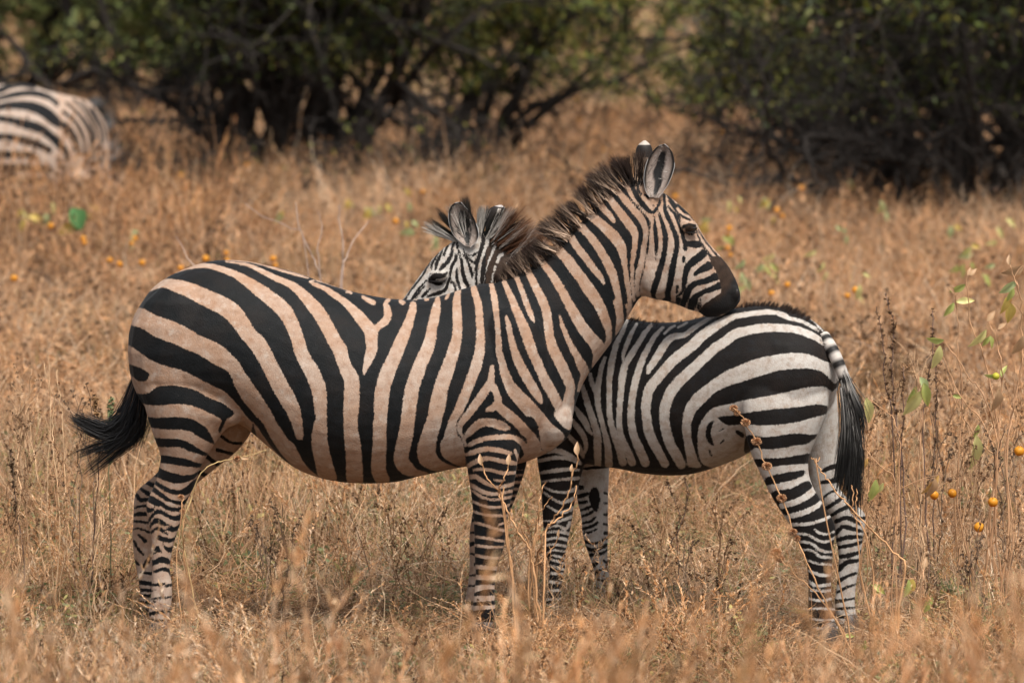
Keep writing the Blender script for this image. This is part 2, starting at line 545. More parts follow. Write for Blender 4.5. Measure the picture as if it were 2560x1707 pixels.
def build_grass():
    def rs(n, lo, hi, tilt=.12):
        rot = np.stack([rng.normal(size=n) * tilt, rng.normal(size=n) * tilt, rng.random(n) * 2 * PI], 1)
        s = lo + (hi - lo) * rng.random(n)
        return rot, np.stack([s, s, s], 1)
    # near
    col, st = tuft_library([(tuft_dry, 6), (tuft_thatch, 6), (tuft_seed, 4), (tuft_spike, 4), (tuft_herb, 4), (tuft_greengrass, 3), (tuft_plume, 6), (tuft_stalk, 6)], 'near_tuft')
    def pick(prob, n):
        k = rng.choice(len(st), n, p=np.array(prob) / sum(prob))
        return np.array([st[a][0] + rng.integers(0, st[a][1]) for a in k])
    n = 8700
    p = sheet(n, 17.6, 27.0, 1.36)
    cl = lowfreq(p[:, 0], p[:, 1], 3.1, 4.4)
    p = p[rng.random(n) < np.clip(.80 + .35 * cl, .30, 1)]; n = len(p)
    prob = [.24, .25, .04, .07, .21, .09, .0, .13]
    idx = pick(prob, n)
    rot, s = rs(n, .6, 1.1)
    lf = lowfreq(p[:, 0], p[:, 1], 1.7, .3)
    s[:, 2] *= np.clip(.66 + .26 * lf, .35, 1.25)
    # thin and low where the animals stand and have trodden it
    stand = np.exp(-((p[:, 1] + .45) / .85) ** 2) * (np.abs(p[:, 0]) < 1.55)
    s[:, 2] *= 1 - .52 * stand - .18 * stand * (p[:, 0] > .9)
    foot = np.exp(-((p[:, 0] - 1.14) / .22) ** 2) * (p[:, 1] > -1.6) * (p[:, 1] < .1)
    s *= (1 - .50 * foot)[:, None]
    s[:, 2] *= np.interp(p[:, 1], [-3, .8, 6], [1, 1, 1.55])
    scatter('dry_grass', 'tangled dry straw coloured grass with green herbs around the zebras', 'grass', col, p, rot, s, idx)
    # tall seeding grass nearer the lens
    n = 1000
    p = sheet(n, 10.8, 18.3, 1.36)
    d = p[:, 1] + CAM_D
    keep = rng.random(n) < np.clip(.40 + .62 * lowfreq(p[:, 0], p[:, 1], 1.9, 2.0), .03, 1)
    p, d = p[keep], d[keep]; n = len(p)
    idx = pick([.0, .0, .06, .14, .0, .0, .74, .06], n)
    rot, s = rs(n, .9, 1.0, .30)
    row = 1745 - 240 * rng.random(n) ** 2.4
    hind = np.abs(p[:, 0] / d * FOC + 1280 - 2060) < 75
    row = np.where(hind, np.maximum(row, 1660), row)            # how far up each clump stands against the ground behind
    top = CAM_H - (row + 239) / FOC * d
    s *= np.clip(top / .60, .4, 2.6)[:, None]
    s[:, 0] *= .7; s[:, 1] *= .7
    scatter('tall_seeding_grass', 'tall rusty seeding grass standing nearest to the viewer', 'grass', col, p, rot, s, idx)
    # middle distance and beyond
    col2, st2 = tuft_library([(far_dry, 5), (far_rust, 4), (far_brown, 3), (far_green, 3), (far_stalk, 5)], 'far_tuft')
    st = st2
    n = 23000
    p = sheet(n, 26.4, 72, 1.95)
    d = p[:, 1] + CAM_D
    lf = lowfreq(p[:, 0], p[:, 1], .6, 1.1)
    idx = np.where(lf + rng.normal(size=n) * .7 > .5, pick([.48, .20, .08, .05, .19], n), pick([.32, .36, .12, .06, .14], n))
    under = (d > 46) & (rng.random(n) < .35)
    idx[under] = pick([.3, .2, .4, .1, 0], int(under.sum()))
    farbit = (d > 62) & (rng.random(n) < .4)
    idx[farbit] = pick([.4, .1, .1, .4, 0], int(farbit.sum()))
    rot, s = rs(n, .55, 1.0)
    s[:, 2] *= np.interp(d, [26, 30, 36, 42, 48, 60, 72], [.55, .68, .85, .98, .85, .75, .6]) * np.clip(.88 + .26 * lf, .45, 1.4)
    s[:, 2] *= 1 + .50 * np.exp(-((d - 39.0) / 2.2) ** 2) * (p[:, 0] < -1.9)
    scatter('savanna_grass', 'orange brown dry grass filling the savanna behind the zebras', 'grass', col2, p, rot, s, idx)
    n = 7400
    p = sheet(n, 72, 190, 2.2)
    idx = pick([.5, .05, .1, .35, 0], n)
    rot, s = rs(n, 1.0, 1.8)
    s[:, 2] *= .55
    scatter('far_grass', 'pale yellow green grass on the open ground beyond the bushes', 'grass', col2, p, rot, s, idx)
build_grass()
# ------------------------------------------------------------------ thorn bushes
def grow(segs, tips, start, d, length, r0, depth, droop, wig, kids):
    """one limb and its children, as polylines with radii"""
    n = 7
    p = np.array(start, float); pts = [p.copy()]
    d = unit(d)
    for i in range(n - 1):
        d = unit(d + rng.normal(size=3) * wig + np.array([0, 0, droop * (i / n)]))
        p = p + d * length / (n - 1)
        if p[2] < .12: p[2] = .12 + .05 * rng.random(); d[2] = abs(d[2])
        pts.append(p.copy())
    pts = np.array(pts)
    rad = np.linspace(r0, r0 * .42, n)
    segs.append((pts, rad, depth))
    if depth == 0:
        tips.append(pts)
        return
    for k in range(kids[depth - 1] if depth - 1 < len(kids) else 3):
        i = rng.integers(2, n)
        dd = unit(unit(pts[min(i, n - 1)] - pts[i - 1]) + rng.normal(size=3) * .75)
        grow(segs, tips, pts[i], dd, length * (.38 + .24 * rng.random()), rad[i] * (.55 + .25 * rng.random()), depth - 1, droop * 1.1, wig * 1.15, kids)

def bush(label, px, py_base, Y, height, spread, trunks, leaves, leaf, seed, lean=(0, 0), greens=None, group='thorn bushes on the savanna', droop=-.10, r0=.075, bark=None, low=0.0, kids=(4, 5, 4), depth=3, up=1.0):
    global rng
    keep = rng
    rng = np.random.default_rng(seed)
    base = np.array(at(px, py_base, Y)); base[2] = ground_z(base[0], base[1])
    root = empty('thorn_bush', base)
    tag(root, label, 'bush', group)
    segs, tips = [], []
    for k in range(trunks):
        a = rng.random() * 2 * PI
        off = np.array([math.cos(a), math.sin(a), 0]) * .45 * rng.random() * spread / 2
        d = np.array([math.cos(a) * spread / height * (.25 + .8 * rng.random()) + lean[0], math.sin(a) * spread / height * (.2 + .7 * rng.random()) + lean[1], up * (.6 + .7 * rng.random())])
        grow(segs, tips, off + np.array([0, 0, -.05]), d, height * (.55 + .3 * rng.random()), r0 * (.7 + .6 * rng.random()), depth, droop, .22, kids)
    tb, br = Buf(), Buf()
    for pts, rad, dep in segs:
        (lambda b, s, c: tube(b, pts, np.maximum(rad, .005), c, s))(tb if dep == depth else br, 7 if dep >= depth - 1 else 3 if dep == 0 else 4, np.array([.2, .2, .2]))
    m = bark or M_BARK
    link_mesh('trunk', tb.mesh('trunk'), m, root, (0, 0, 0))
    link_mesh('branches', br.mesh('branches'), m, root, (0, 0, 0))['kind'] = 'stuff'
    # crown: clumps of leaflets strung along the outer twigs
    P = np.array(tips)
    n = leaves
    k = rng.integers(0, len(P), n)
    lf = rng.random(len(P)) ** 1.5                      # some twigs bare, some full
    ok = rng.random(n) < .25 + .75 * lf[k]
    k = k[ok]; n = len(k)
    j = rng.integers(1, P.shape[1] - 1, n); f = rng.random((n, 1))
    c = P[k, j] * (1 - f) + P[k, j + 1] * f + rng.normal(size=(n, 3)) * leaf * 1.3
    ok = (c[:, 2] > low + .25 * rng.random(n))
    c, k = c[ok], k[ok]; n = len(c)
    u = unit(rng.normal(size=(n, 3)) + np.array([0, 0, .25])); w = unit(np.cross(u, rng.normal(size=(n, 3))))
    s = leaf * (.6 + .9 * rng.random((n, 1)))
    s = s * np.interp(c[:, 2:3] * (1 if Y < 45 else .7), [1.7, 2.1], [1.0, 2.6])        # leaves above the view enlarged, added to shade the stems below
    V = np.stack([c - u * s, c + w * s * .42, c + u * s, c - w * s * .42], 1).reshape(-1, 3)
    F = np.arange(n * 4).reshape(-1, 4)
    g = np.array(greens or [(.075, .090, .022), (.050, .068, .018), (.11, .115, .028), (.038, .052, .018), (.15, .13, .035)])
    tone = (.65 + .7 * rng.random(len(P)))[k][:, None]
    col = g[rng.choice(len(g), n)] * tone * (.75 + .5 * rng.random((n, 1)))
    me = np_mesh('crown', V, F, False, {'col': np.repeat(col, 4, 0)})
    link_mesh('crown', me, M_CROWN, root, (0, 0, 0))['kind'] = 'stuff'
    rng = keep
    return root

M_BARK_GREY = bark_like('grey_bare_bark', (.16, .13, .11), (.06, .05, .042))
OLIVE = [(.10, .115, .018), (.07, .09, .016), (.15, .15, .025), (.05, .065, .015), (.18, .15, .03)]
SAGE = [(.22, .25, .085), (.17, .21, .065), (.30, .29, .11), (.14, .17, .06)]
def build_bushes():
    DARK = [(.050, .066, .010), (.034, .048, .010), (.085, .095, .016), (.022, .032, .009), (.12, .11, .022)]
    bush('big dark many stemmed thorn bush left of centre with bare trunks showing', 700, 320, 29.5, 3.6, 2.1, 20, 34000, .032, 3, (.03, 0), DARK, r0=.075, low=1.05, kids=(6, 6, 5), up=1.5)
    bush('thorn bush with drooping green boughs just right of the many stemmed one', 1090, 330, 31.0, 3.0, 1.5, 9, 26000, .030, 8, (.40, 0), OLIVE, droop=-.20, low=.85, kids=(6, 5, 4), r0=.055)
    bush('dense black shadowed thicket filling the upper right corner', 2400, 440, 23.6, 3.0, 1.9, 24, 26000, .024, 21, (-.03, 0), DARK, r0=.05, low=.95, kids=(7, 6, 5))
    bush('olive thorn bush on the left side of the dark corner thicket', 2110, 380, 27.0, 2.8, 1.2, 13, 32000, .026, 34, (-.06, 0), OLIVE, r0=.045, low=.85, kids=(6, 6, 4))
    bush('thorn bush half cut by the right picture edge behind the corner thicket', 2640, 380, 26.5, 3.4, 2.0, 16, 16000, .03, 55, (-.03, 0), DARK, r0=.06, low=1.0, kids=(5, 5, 4))
    bush('leafy green bush at the top left edge above the distant rump', 40, 190, 50, 4.6, 3.2, 11, 20000, .07, 66, (.1, 0), SAGE, low=1.0, r0=.08, kids=(5, 5, 4))
    bush('low sage green bush between the left edge and the many stemmed bush', 340, 200, 47, 3.8, 2.6, 10, 17000, .065, 77, (0, 0), SAGE, low=.7, r0=.07, kids=(5, 5, 4))
    bush('hazy bush far off in the gap, nearest to the green boughs', 1420, 150, 84, 4.4, 2.2, 7, 10000, .10, 88, (0, 0), SAGE + OLIVE, low=1.2, r0=.08, kids=(5, 4, 3))
    bush('bare grey twiggy bush in the gap beside the olive one', 1810, 215, 45, 2.2, .9, 8, 2000, .05, 99, (0, 0), SAGE, bark=M_BARK_GREY, low=.6, r0=.035)
    bush('small distant tree standing behind the gap with a single dark stem', 1590, 150, 66, 4.2, 1.2, 2, 7000, .085, 111, (0, 0), OLIVE, low=1.3, r0=.10, kids=(6, 5, 4), up=1.6)
    bush('bare dead twigs sprawling at the foot of the green boughs', 1020, 380, 25, 1.2, 1.4, 11, 300, .03, 123, (.3, 0), OLIVE, bark=M_BARK, r0=.014, kids=(6, 6, 3), low=.3)
    bush('fallen grey brushwood between the distant rump and the many stemmed bush', 390, 335, 26.5, 1.1, 1.7, 12, 200, .03, 133, (.2, 0), OLIVE, bark=M_BARK, r0=.018, kids=(6, 6, 3), low=.3, up=.5)
build_bushes()
# ------------------------------------------------------------------ zebras: coat pattern
SD_MAX = 14.0

class Coat:
    """signed distance field over the side elevation: positive = black, negative = pale.  Built from strokes and outlines."""
    def __init__(self, start):
        self.start = start
        self.ops = []
    def _stroke(self, v, pts, black):
        k = VIEWS[v][2]
        p = np.array([(*vx(v, q[0], q[1]), q[2] * k) for q in pts], float)
        self.ops.append(('s', catmull(p, 4) if len(p) > 2 else p, black))
        return self
    def _poly(self, v, pts, black):
        p = np.array([vx(v, *q) for q in pts], float)
        self.ops.append(('p', catmull(p, 3, True), black))
        return self
    def W(self, v, *pts): return self._stroke(v, pts, False)
    def K(self, v, *pts): return self._stroke(v, pts, True)
    def WP(self, v, *pts): return self._poly(v, pts, False)
    def KP(self, v, *pts): return self._poly(v, pts, True)
    def eval(self, UV):
        f = np.full(len(UV), self.start * SD_MAX)
        for typ, p, black in self.ops:
            pad = SD_MAX + (p[:, 2].max() if typ == 's' else 0)
            lo, hi = p[:, :2].min(0) - pad, p[:, :2].max(0) + pad
            idx = np.nonzero((UV[:, 0] > lo[0]) & (UV[:, 0] < hi[0]) & (UV[:, 1] > lo[1]) & (UV[:, 1] < hi[1]))[0]
            if len(idx) == 0: continue
            q = UV[idx]
            d = np.full(len(q), 1e9)
            if typ == 's':
                for a, b in zip(p[:-1], p[1:]):
                    ab = b[:2] - a[:2]
                    t = np.clip(((q - a[:2]) @ ab) / max(ab @ ab, 1e-9), 0, 1)
                    dd = np.hypot(*(q - a[:2] - t[:, None] * ab).T) - (a[2] + t * (b[2] - a[2]))
                    d = np.minimum(d, dd)
            else:
                inside = np.zeros(len(q), bool)
                for a, b in zip(p, np.roll(p, -1, 0)):
                    ab = b - a
                    t = np.clip(((q - a) @ ab) / max(ab @ ab, 1e-9), 0, 1)
                    d = np.minimum(d, np.hypot(*(q - a - t[:, None] * ab).T))
                    c = (a[1] > q[:, 1]) != (b[1] > q[:, 1])
                    xi = a[0] + (q[:, 1] - a[1]) * ab[0] / (ab[1] if abs(ab[1]) > 1e-9 else 1e-9)
                    inside ^= c & (q[:, 0] < xi)
                d = np.where(inside, -d, d)
            d = np.clip(d, -SD_MAX, SD_MAX)
            f[idx] = np.maximum(f[idx], -d) if black else np.minimum(f[idx], d)
        return f

# ------------------------------------------------------------------ zebras: body surface
def loft(bm_list, stations, side, yfun, rings=6, seg=28, egg=0.0, power=1.0):
    """stations: ((px1,py1),(px2,py2),halfwidth[,y]).  Elliptic sections between the two outline points."""
    rows = []
    for i, st in enumerate(stations):
        (x1, y1), (x2, y2), hw = st[:3]
        yc = st[3] if len(st) > 3 else yfun(0.5 * (x1 + x2))
        ya = st[3] if len(st) > 3 else yfun(x1)
        yb = st[3] if len(st) > 3 else yfun(x2)
        a, b = at(x1, y1, ya), at(x2, y2, yb)
        rows.append([*a, *b, hw])
    R = catmull(np.array(rows), rings)
    side = np.asarray(side, float)
    th = np.arange(seg) / seg * 2 * PI
    cs, sn = np.cos(th), np.sin(th)
    V = []
    for r in R:
        a, b, hw = r[:3], r[3:6], max(r[6], .004)
        c, u = (a + b) / 2, (a - b) / 2
        ww = hw * (1 - egg * cs)
        V.append(c + cs[:, None] * u + (np.sign(sn) * np.abs(sn) ** power * ww)[:, None] * side)
    n = len(V)
    V = np.concatenate(V + [V[0].mean(0, keepdims=True), V[-1].mean(0, keepdims=True)])
    F = [[i * seg + j, i * seg + (j + 1) % seg, (i + 1) * seg + (j + 1) % seg, (i + 1) * seg + j] for i in range(n - 1) for j in range(seg)]
    F += [[n * seg, (j + 1) % seg, j] for j in range(seg)]
    F += [[n * seg + 1, (n - 1) * seg + j, (n - 1) * seg + (j + 1) % seg] for j in range(seg)]
    # outward winding
    c = V.mean(0)
    vol = 0.0
    for f in F:
        p = V[f[0]] - c
        for k in range(1, len(f) - 1):
            vol += np.dot(p, np.cross(V[f[k]] - c, V[f[k + 1]] - c))
    if vol < 0: F = [f[::-1] for f in F]
    bm_list.append((V, F))

def blob(bm_list, centre, rad, axes=None, seg=16):
    """ellipsoid muscle / bone bump"""
    V, F = [], []
    A = np.eye(3) if axes is None else np.asarray(axes)
    for i in range(1, seg // 2):
        t = i / (seg // 2) * PI
        for j in range(seg):
            p = j / seg * 2 * PI
            V.append((math.sin(t) * math.cos(p), math.sin(t) * math.sin(p), math.cos(t)))
    V += [(0, 0, 1), (0, 0, -1)]
    n = seg // 2 - 1
    F = [[i * seg + j, (i + 1) * seg + j, (i + 1) * seg + (j + 1) % seg, i * seg + (j + 1) % seg] for i in range(n - 1) for j in range(seg)]
    F += [[n * seg, j, (j + 1) % seg] for j in range(seg)] + [[n * seg + 1, (n - 1) * seg + (j + 1) % seg, (n - 1) * seg + j] for j in range(seg)]
    V = (np.array(V) * np.asarray(rad)) @ A + np.asarray(centre)
    bm_list.append((V, F))

def fuse(parts, voxel, smooth_it):
    """union of closed pieces -> one continuous skin (voxel remesh, then Taubin smoothing)"""
    vs, fs, n = [], [], 0
    for V, F in parts:
        vs.append(V); fs += [[i + n for i in f] for f in F]; n += len(V)
    me = bpy.data.meshes.new('skin_base')
    me.from_pydata(np.concatenate(vs).tolist(), [], fs)
    ob = bpy.data.objects.new('skin_base', me)
    C.objects.link(ob)
    md = ob.modifiers.new('r', 'REMESH')
    md.mode = 'VOXEL'; md.voxel_size = voxel; md.adaptivity = 0
    dg = bpy.context.evaluated_depsgraph_get()
    ev = ob.evaluated_get(dg)
    m2 = ev.to_mesh()
    nv = len(m2.vertices)
    co = np.empty(nv * 3, np.float32); m2.vertices.foreach_get('co', co)
    V = co.reshape(-1, 3).astype(float)
    lt = np.empty(len(m2.loops), np.int32); m2.loops.foreach_get('vertex_index', lt)
    F = lt.reshape(-1, 4)
    ed = np.empty(len(m2.edges) * 2, np.int32); m2.edges.foreach_get('vertices', ed); ed = ed.reshape(-1, 2)
    ev.to_mesh_clear()
    bpy.data.objects.remove(ob); bpy.data.meshes.remove(me)
    deg = np.bincount(ed.ravel(), minlength=nv).astype(float)[:, None]
    def lap(V):
        S = np.zeros_like(V)
        for k in range(3):
            S[:, k] = np.bincount(ed[:, 0], V[ed[:, 1], k], nv) + np.bincount(ed[:, 1], V[ed[:, 0], k], nv)
        return S / np.maximum(deg, 1) - V
    for i in range(smooth_it):
        V = V + 0.6 * lap(V)
        V = V - 0.615 * lap(V)
    return V, F

def coat_material(name, pale, dusty, dust_lo, black, brown):
    m = NT(name)
    ac = m.n('ShaderNodeAttribute', attribute_name='coat').outputs['Fac']
    ad = m.n('ShaderNodeAttribute', attribute_name='dust').outputs['Fac']
    ab = m.n('ShaderNodeAttribute', attribute_name='brown').outputs['Fac']
    geo = m.n('ShaderNodeNewGeometry')
    P = geo.outputs['Position']
    sc = m.n('ShaderNodeMapping', ins={'Vector': P, 'Scale': (300, 300, 130), 'Rotation': (0, .5, 0)})
    hair = m.noise(1.0, 2, sc.outputs[0], .6)
    big = m.noise(9, 4, P)
    mid = m.noise(45, 4, P)
    spk = m.noise(160, 2, P)
    edge = m.math('ADD', ac, m.remap(hair.outputs['Fac'], .25, .75, -2.2, 2.2))
    edge = m.math('ADD', edge, m.remap(mid.outputs['Fac'], .25, .75, -1.0, 1.0))
    k = m.remap(edge, -1.3, 1.3, smooth=True)
    mot = m.noise(26, 5, P, .7)
    dm = m.math('MULTIPLY', ad, m.remap(big.outputs['Fac'], .25, .7, dust_lo, 1.0))
    white = m.mix(dm, pale, dusty)
    white = m.mix(m.remap(mid.outputs['Fac'], .48, .72, 0, .5), white, (dusty[0] * .62, dusty[1] * .55, dusty[2] * .5))
    white = m.mix(m.remap(hair.outputs['Fac'], .3, .75, 0, .34), white, (.20, .15, .12))
    white = m.mix(m.remap(mot.outputs['Fac'], .52, .66, 0, .55), white, (dusty[0] * .75, dusty[1] * .66, dusty[2] * .6))
    white = m.mix(m.remap(mot.outputs['Fac'], .46, .32, 0, .6), white, pale)
    white = m.mix(m.remap(spk.outputs['Fac'], .70, .78, 0, .5), white, (.10, .07, .05))
    bl = m.mix(m.remap(hair.outputs['Fac'], .4, .8, 0, .35), black, (black[0] * 2.6, black[1] * 2.6, black[2] * 2.5))
    bl = m.mix(m.remap(big.outputs['Fac'], .45, .8, 0, .6), bl, (.016, .011, .009))
    bl = m.mix(m.remap(mot.outputs['Fac'], .5, .7, 0, .7), bl, (.0085, .0095, .011))  # bluish sheen patches painted into the black coat colour
    bl = m.mix(m.remap(spk.outputs['Fac'], .74, .8, 0, .35), bl, (.16, .12, .10))
    col = m.mix(k, white, bl)
    bcol = m.mix(m.remap(mid.outputs['Fac'], .3, .7), (brown[0] * .5, brown[1] * .5, brown[2] * .5), brown)
    bcol = m.mix(m.remap(ab, .72, .92, smooth=True), bcol, (.007, .0065, .0065))
    col = m.mix(m.remap(m.math('ADD', ab, m.remap(hair.outputs['Fac'], .2, .8, -.15, .15)), .15, .5, smooth=True), col, bcol)
    bp = m.n('ShaderNodeBump', ins={'Strength': .4, 'Distance': .005, 'Height': hair.outputs['Fac']})
    bp2 = m.n('ShaderNodeBump', ins={'Strength': .35, 'Distance': .012, 'Height': big.outputs['Fac'], 'Normal': bp.outputs[0]})
    rough = m.remap(k, 0, 1, .75, .62)
    b = m.n('ShaderNodeBsdfPrincipled', ins={'Base Color': col, 'Roughness': rough, 'Specular IOR Level': .12, 'Normal': bp2.outputs[0],
                                             'Sheen Weight': .03, 'Sheen Roughness': .5})
    m.t.links.new(b.outputs[0], m.out.inputs[0])
    return m.mat

def plain(name, col, rough=.5, spec=.5, coat=0.0):
    m = NT(name)
    geo = m.n('ShaderNodeNewGeometry')
    nz = m.noise(120, 3, geo.outputs['Position'])
    c = m.mix(m.remap(nz.outputs['Fac'], .3, .7), tuple(x * .75 for x in col), tuple(min(1, x * 1.2) for x in col))
    b = m.n('ShaderNodeBsdfPrincipled', ins={'Base Color': c, 'Roughness': rough, 'Specular IOR Level': spec, 'Coat Weight': coat, 'Coat Roughness': .05})
    m.t.links.new(b.outputs[0], m.out.inputs[0])
    return m.mat

M_EYE = plain('dark_eyeball', (.005, .004, .004), .06, .8, 1.0)
M_HOOF = plain('horn_hoof', (.06, .05, .045), .55, .3)
M_LID = plain('dark_eyelid_skin', (.010, .0075, .007), .5, .3)

def smooth_blob(UV, pts):
    """soft mask 0..1 around points (px,py,r)"""
    f = np.zeros(len(UV))
    for x, y, r in pts:
        f = np.maximum(f, np.clip(1.35 - np.hypot(UV[:, 0] - x, UV[:, 1] - y) / r, 0, 1))
    return f

def sphere_mesh(name, centre, r, squash=(1, 1, 1), seg=20):
    L = []
    blob(L, centre, np.array(squash) * r, None, seg)
    V, F = L[0]
    return np_mesh(name, V, F)

def hair_strip(buf, roots, dirs, length, width, col_root, col_tip, bend=None, seg=4, jitter=.12, ramp=1.3):
    n = len(roots)
    dirs = unit(np.asarray(dirs) + rng.normal(size=(n, 3)) * jitter)
    t = np.linspace(0, 1, seg)
    L = np.asarray(length).reshape(-1, 1, 1)
    P = roots[:, None] + dirs[:, None] * L * t[None, :, None]
    if bend is not None:
        P = P + np.asarray(bend).reshape(-1, 1, 3) * (t ** 2)[None, :, None] * L
    cr, ct = np.asarray(col_root, float), np.asarray(col_tip, float)
    w = (t ** ramp)[None, :, None]
    col = cr[:, None] * (1 - w) + ct[:, None] * w
    ribbons(buf, P, width, col, taper=np.linspace(1, .2, seg))

def ear(name, parent, outline_l, outline_r, depth_y, cup, mats, fwd=1, back_col=None, inner=True):
    """cupped ear between two outline edges (px lists, base -> tip); opening towards -y when inner"""
    n, m_ = 24, 25
    Lc = catmull(np.array([[*at(*p, depth_y)] for p in outline_l]), 6)
    Rc = catmull(np.array([[*at(*p, depth_y)] for p in outline_r]), 6)
    ii = np.linspace(0, len(Lc) - 1, n).astype(int)
    Lc, Rc = Lc[ii], Rc[ii]
    v = np.linspace(-1, 1, m_)
    fr, bk = [], []
    for i in range(n):
        s = i / (n - 1)
        c, h = (Lc[i] + Rc[i]) / 2, (Rc[i] - Lc[i]) / 2
        w = np.linalg.norm(h)
        dz = cup * w * (1 - v ** 2) * (1.0 if inner else -1.0)
        y = np.array([0, 1.0, 0])
        lean = np.array([0, 0.02 * s, 0])
        row = c + v[:, None] * h + dz[:, None] * y + lean
        fr.append(row)
        bk.append(row + np.array([0, .006 if inner else -.006, 0]) * (1 - v ** 4)[:, None] + unit(h) * (v * .003)[:, None])
    V = np.concatenate([np.concatenate(fr), np.concatenate(bk)])
    F = []
    o = n * m_
    for i in range(n - 1):
        for j in range(m_ - 1):
            a = [i * m_ + j, i * m_ + j + 1, (i + 1) * m_ + j + 1, (i + 1) * m_ + j]
            F.append(a); F.append([x + o for x in a][::-1])
    for i in range(n - 1):
        F.append([i * m_, (i + 1) * m_, o + (i + 1) * m_, o + i * m_])
        F.append([i * m_ + m_ - 1, o + i * m_ + m_ - 1, o + (i + 1) * m_ + m_ - 1, (i + 1) * m_ + m_ - 1])
    F.append([(n - 1) * m_ + j for j in range(m_)] + [o + (n - 1) * m_ + j for j in range(m_)][::-1])
    s = np.repeat(np.arange(n) / (n - 1), m_); vv = np.tile(v, n)
    rim = np.clip((np.abs(vv) - .80) / .08, 0, 1) + np.clip((s - .91) / .04, 0, 1)
    rim = np.clip(rim, 0, 1)[:, None] * np.clip((s - .12) / .2, 0, 1)[:, None]
    wob = .05 + .08 * np.sin(s * 9) + .05 * np.sin(s * 23 + 1)
    core = np.clip((.40 - .22 * np.abs(s - .45) - np.abs(vv - wob)) / .10, 0, 1)[:, None] * np.clip((s - .02) / .08, 0, 1)[:, None] * np.clip((.84 - s) / .10, 0, 1)[:, None]
    inn = (np.array([.25, .20, .17]) + np.clip(1 - np.abs(np.abs(vv) - .5) / .3, 0, 1)[:, None] * np.array([.10, .09, .085])) * (1 - core) + np.array([.006, .006, .006]) * core
    ci = inn * (1 - rim) + np.array([.010, .008, .007]) * rim
    if back_col is None:
        cb = np.where(s[:, None] > .9, .6, np.where(s[:, None] > .62, .012, np.where(np.abs(vv[:, None]) < 2, .5, .5))) * np.ones(3)
    else:
        cb = back_col(s, vv)
    cols = np.concatenate([ci, cb]) if inner else np.concatenate([cb, cb])
    me = np_mesh(name, V, F, True, {'col': cols})
    e = link_mesh(name, me, M_HAIR, parent)
    if inner:
        buf = Buf()
        k = 360
        a = rng.integers(0, n - 2, k); side = rng.choice([-1, 1], k); b = np.clip((.86 - .62 * rng.random(k)) * side, -1, 1)
        fr = np.array(fr)
        jb = np.clip(((b + 1) / 2 * (m_ - 1)).astype(int), 0, m_ - 1)
        roots = fr[a, jb]
        cen = (Lc[np.minimum(a + 1, n - 1)] + Rc[np.minimum(a + 1, n - 1)]) / 2 + np.array([0, -.012, 0])
        d = unit(cen - roots) + np.array([0, -.25, .25])
        g = (.30 + .40 * rng.random(k))[:, None] * np.array([1, .93, .86])
        dk = rng.random(k) < .42
        g[dk] = np.array([.02, .018, .017])
        hair_strip(buf, roots, d, .008 + .016 * rng.random(k), np.full(k, .0010), g, g * .85, seg=3, jitter=.35)
        link_mesh('ear_hair', buf.mesh('ear_hair'), M_HAIR, e, (0, 0, 0))
    return e

def hoof(parent, px, py, Y, w):
    """split-wall hoof under the pastern; px,py = ground contact point"""
    c = np.array(at(px, py, Y))
    c[2] = float(ground_z(np.array(c[0]), np.array(c[1]))) - .005
    V, F = [], []
    seg = 16
    for z, r in ((0, 1.0), (.012, .98), (.045, .82), (.07, .70), (.075, .5)):
        for j in range(seg):
            a = j / seg * 2 * PI
            V.append((c[0] + w * r * math.cos(a) * 1.12, c[1] + w * r * math.sin(a), c[2] + z))
    V += [(c[0], c[1], c[2]), (c[0], c[1], c[2] + .076)]
    F = [[i * seg + j, i * seg + (j + 1) % seg, (i + 1) * seg + (j + 1) % seg, (i + 1) * seg + j] for i in range(4) for j in range(seg)]
    F += [[5 * seg, (j + 1) % seg, j] for j in range(seg)] + [[5 * seg + 1, 4 * seg + j, 4 * seg + (j + 1) % seg] for j in range(seg)]
    link_mesh('hoof', np_mesh('hoof', V, F), M_HOOF, parent)
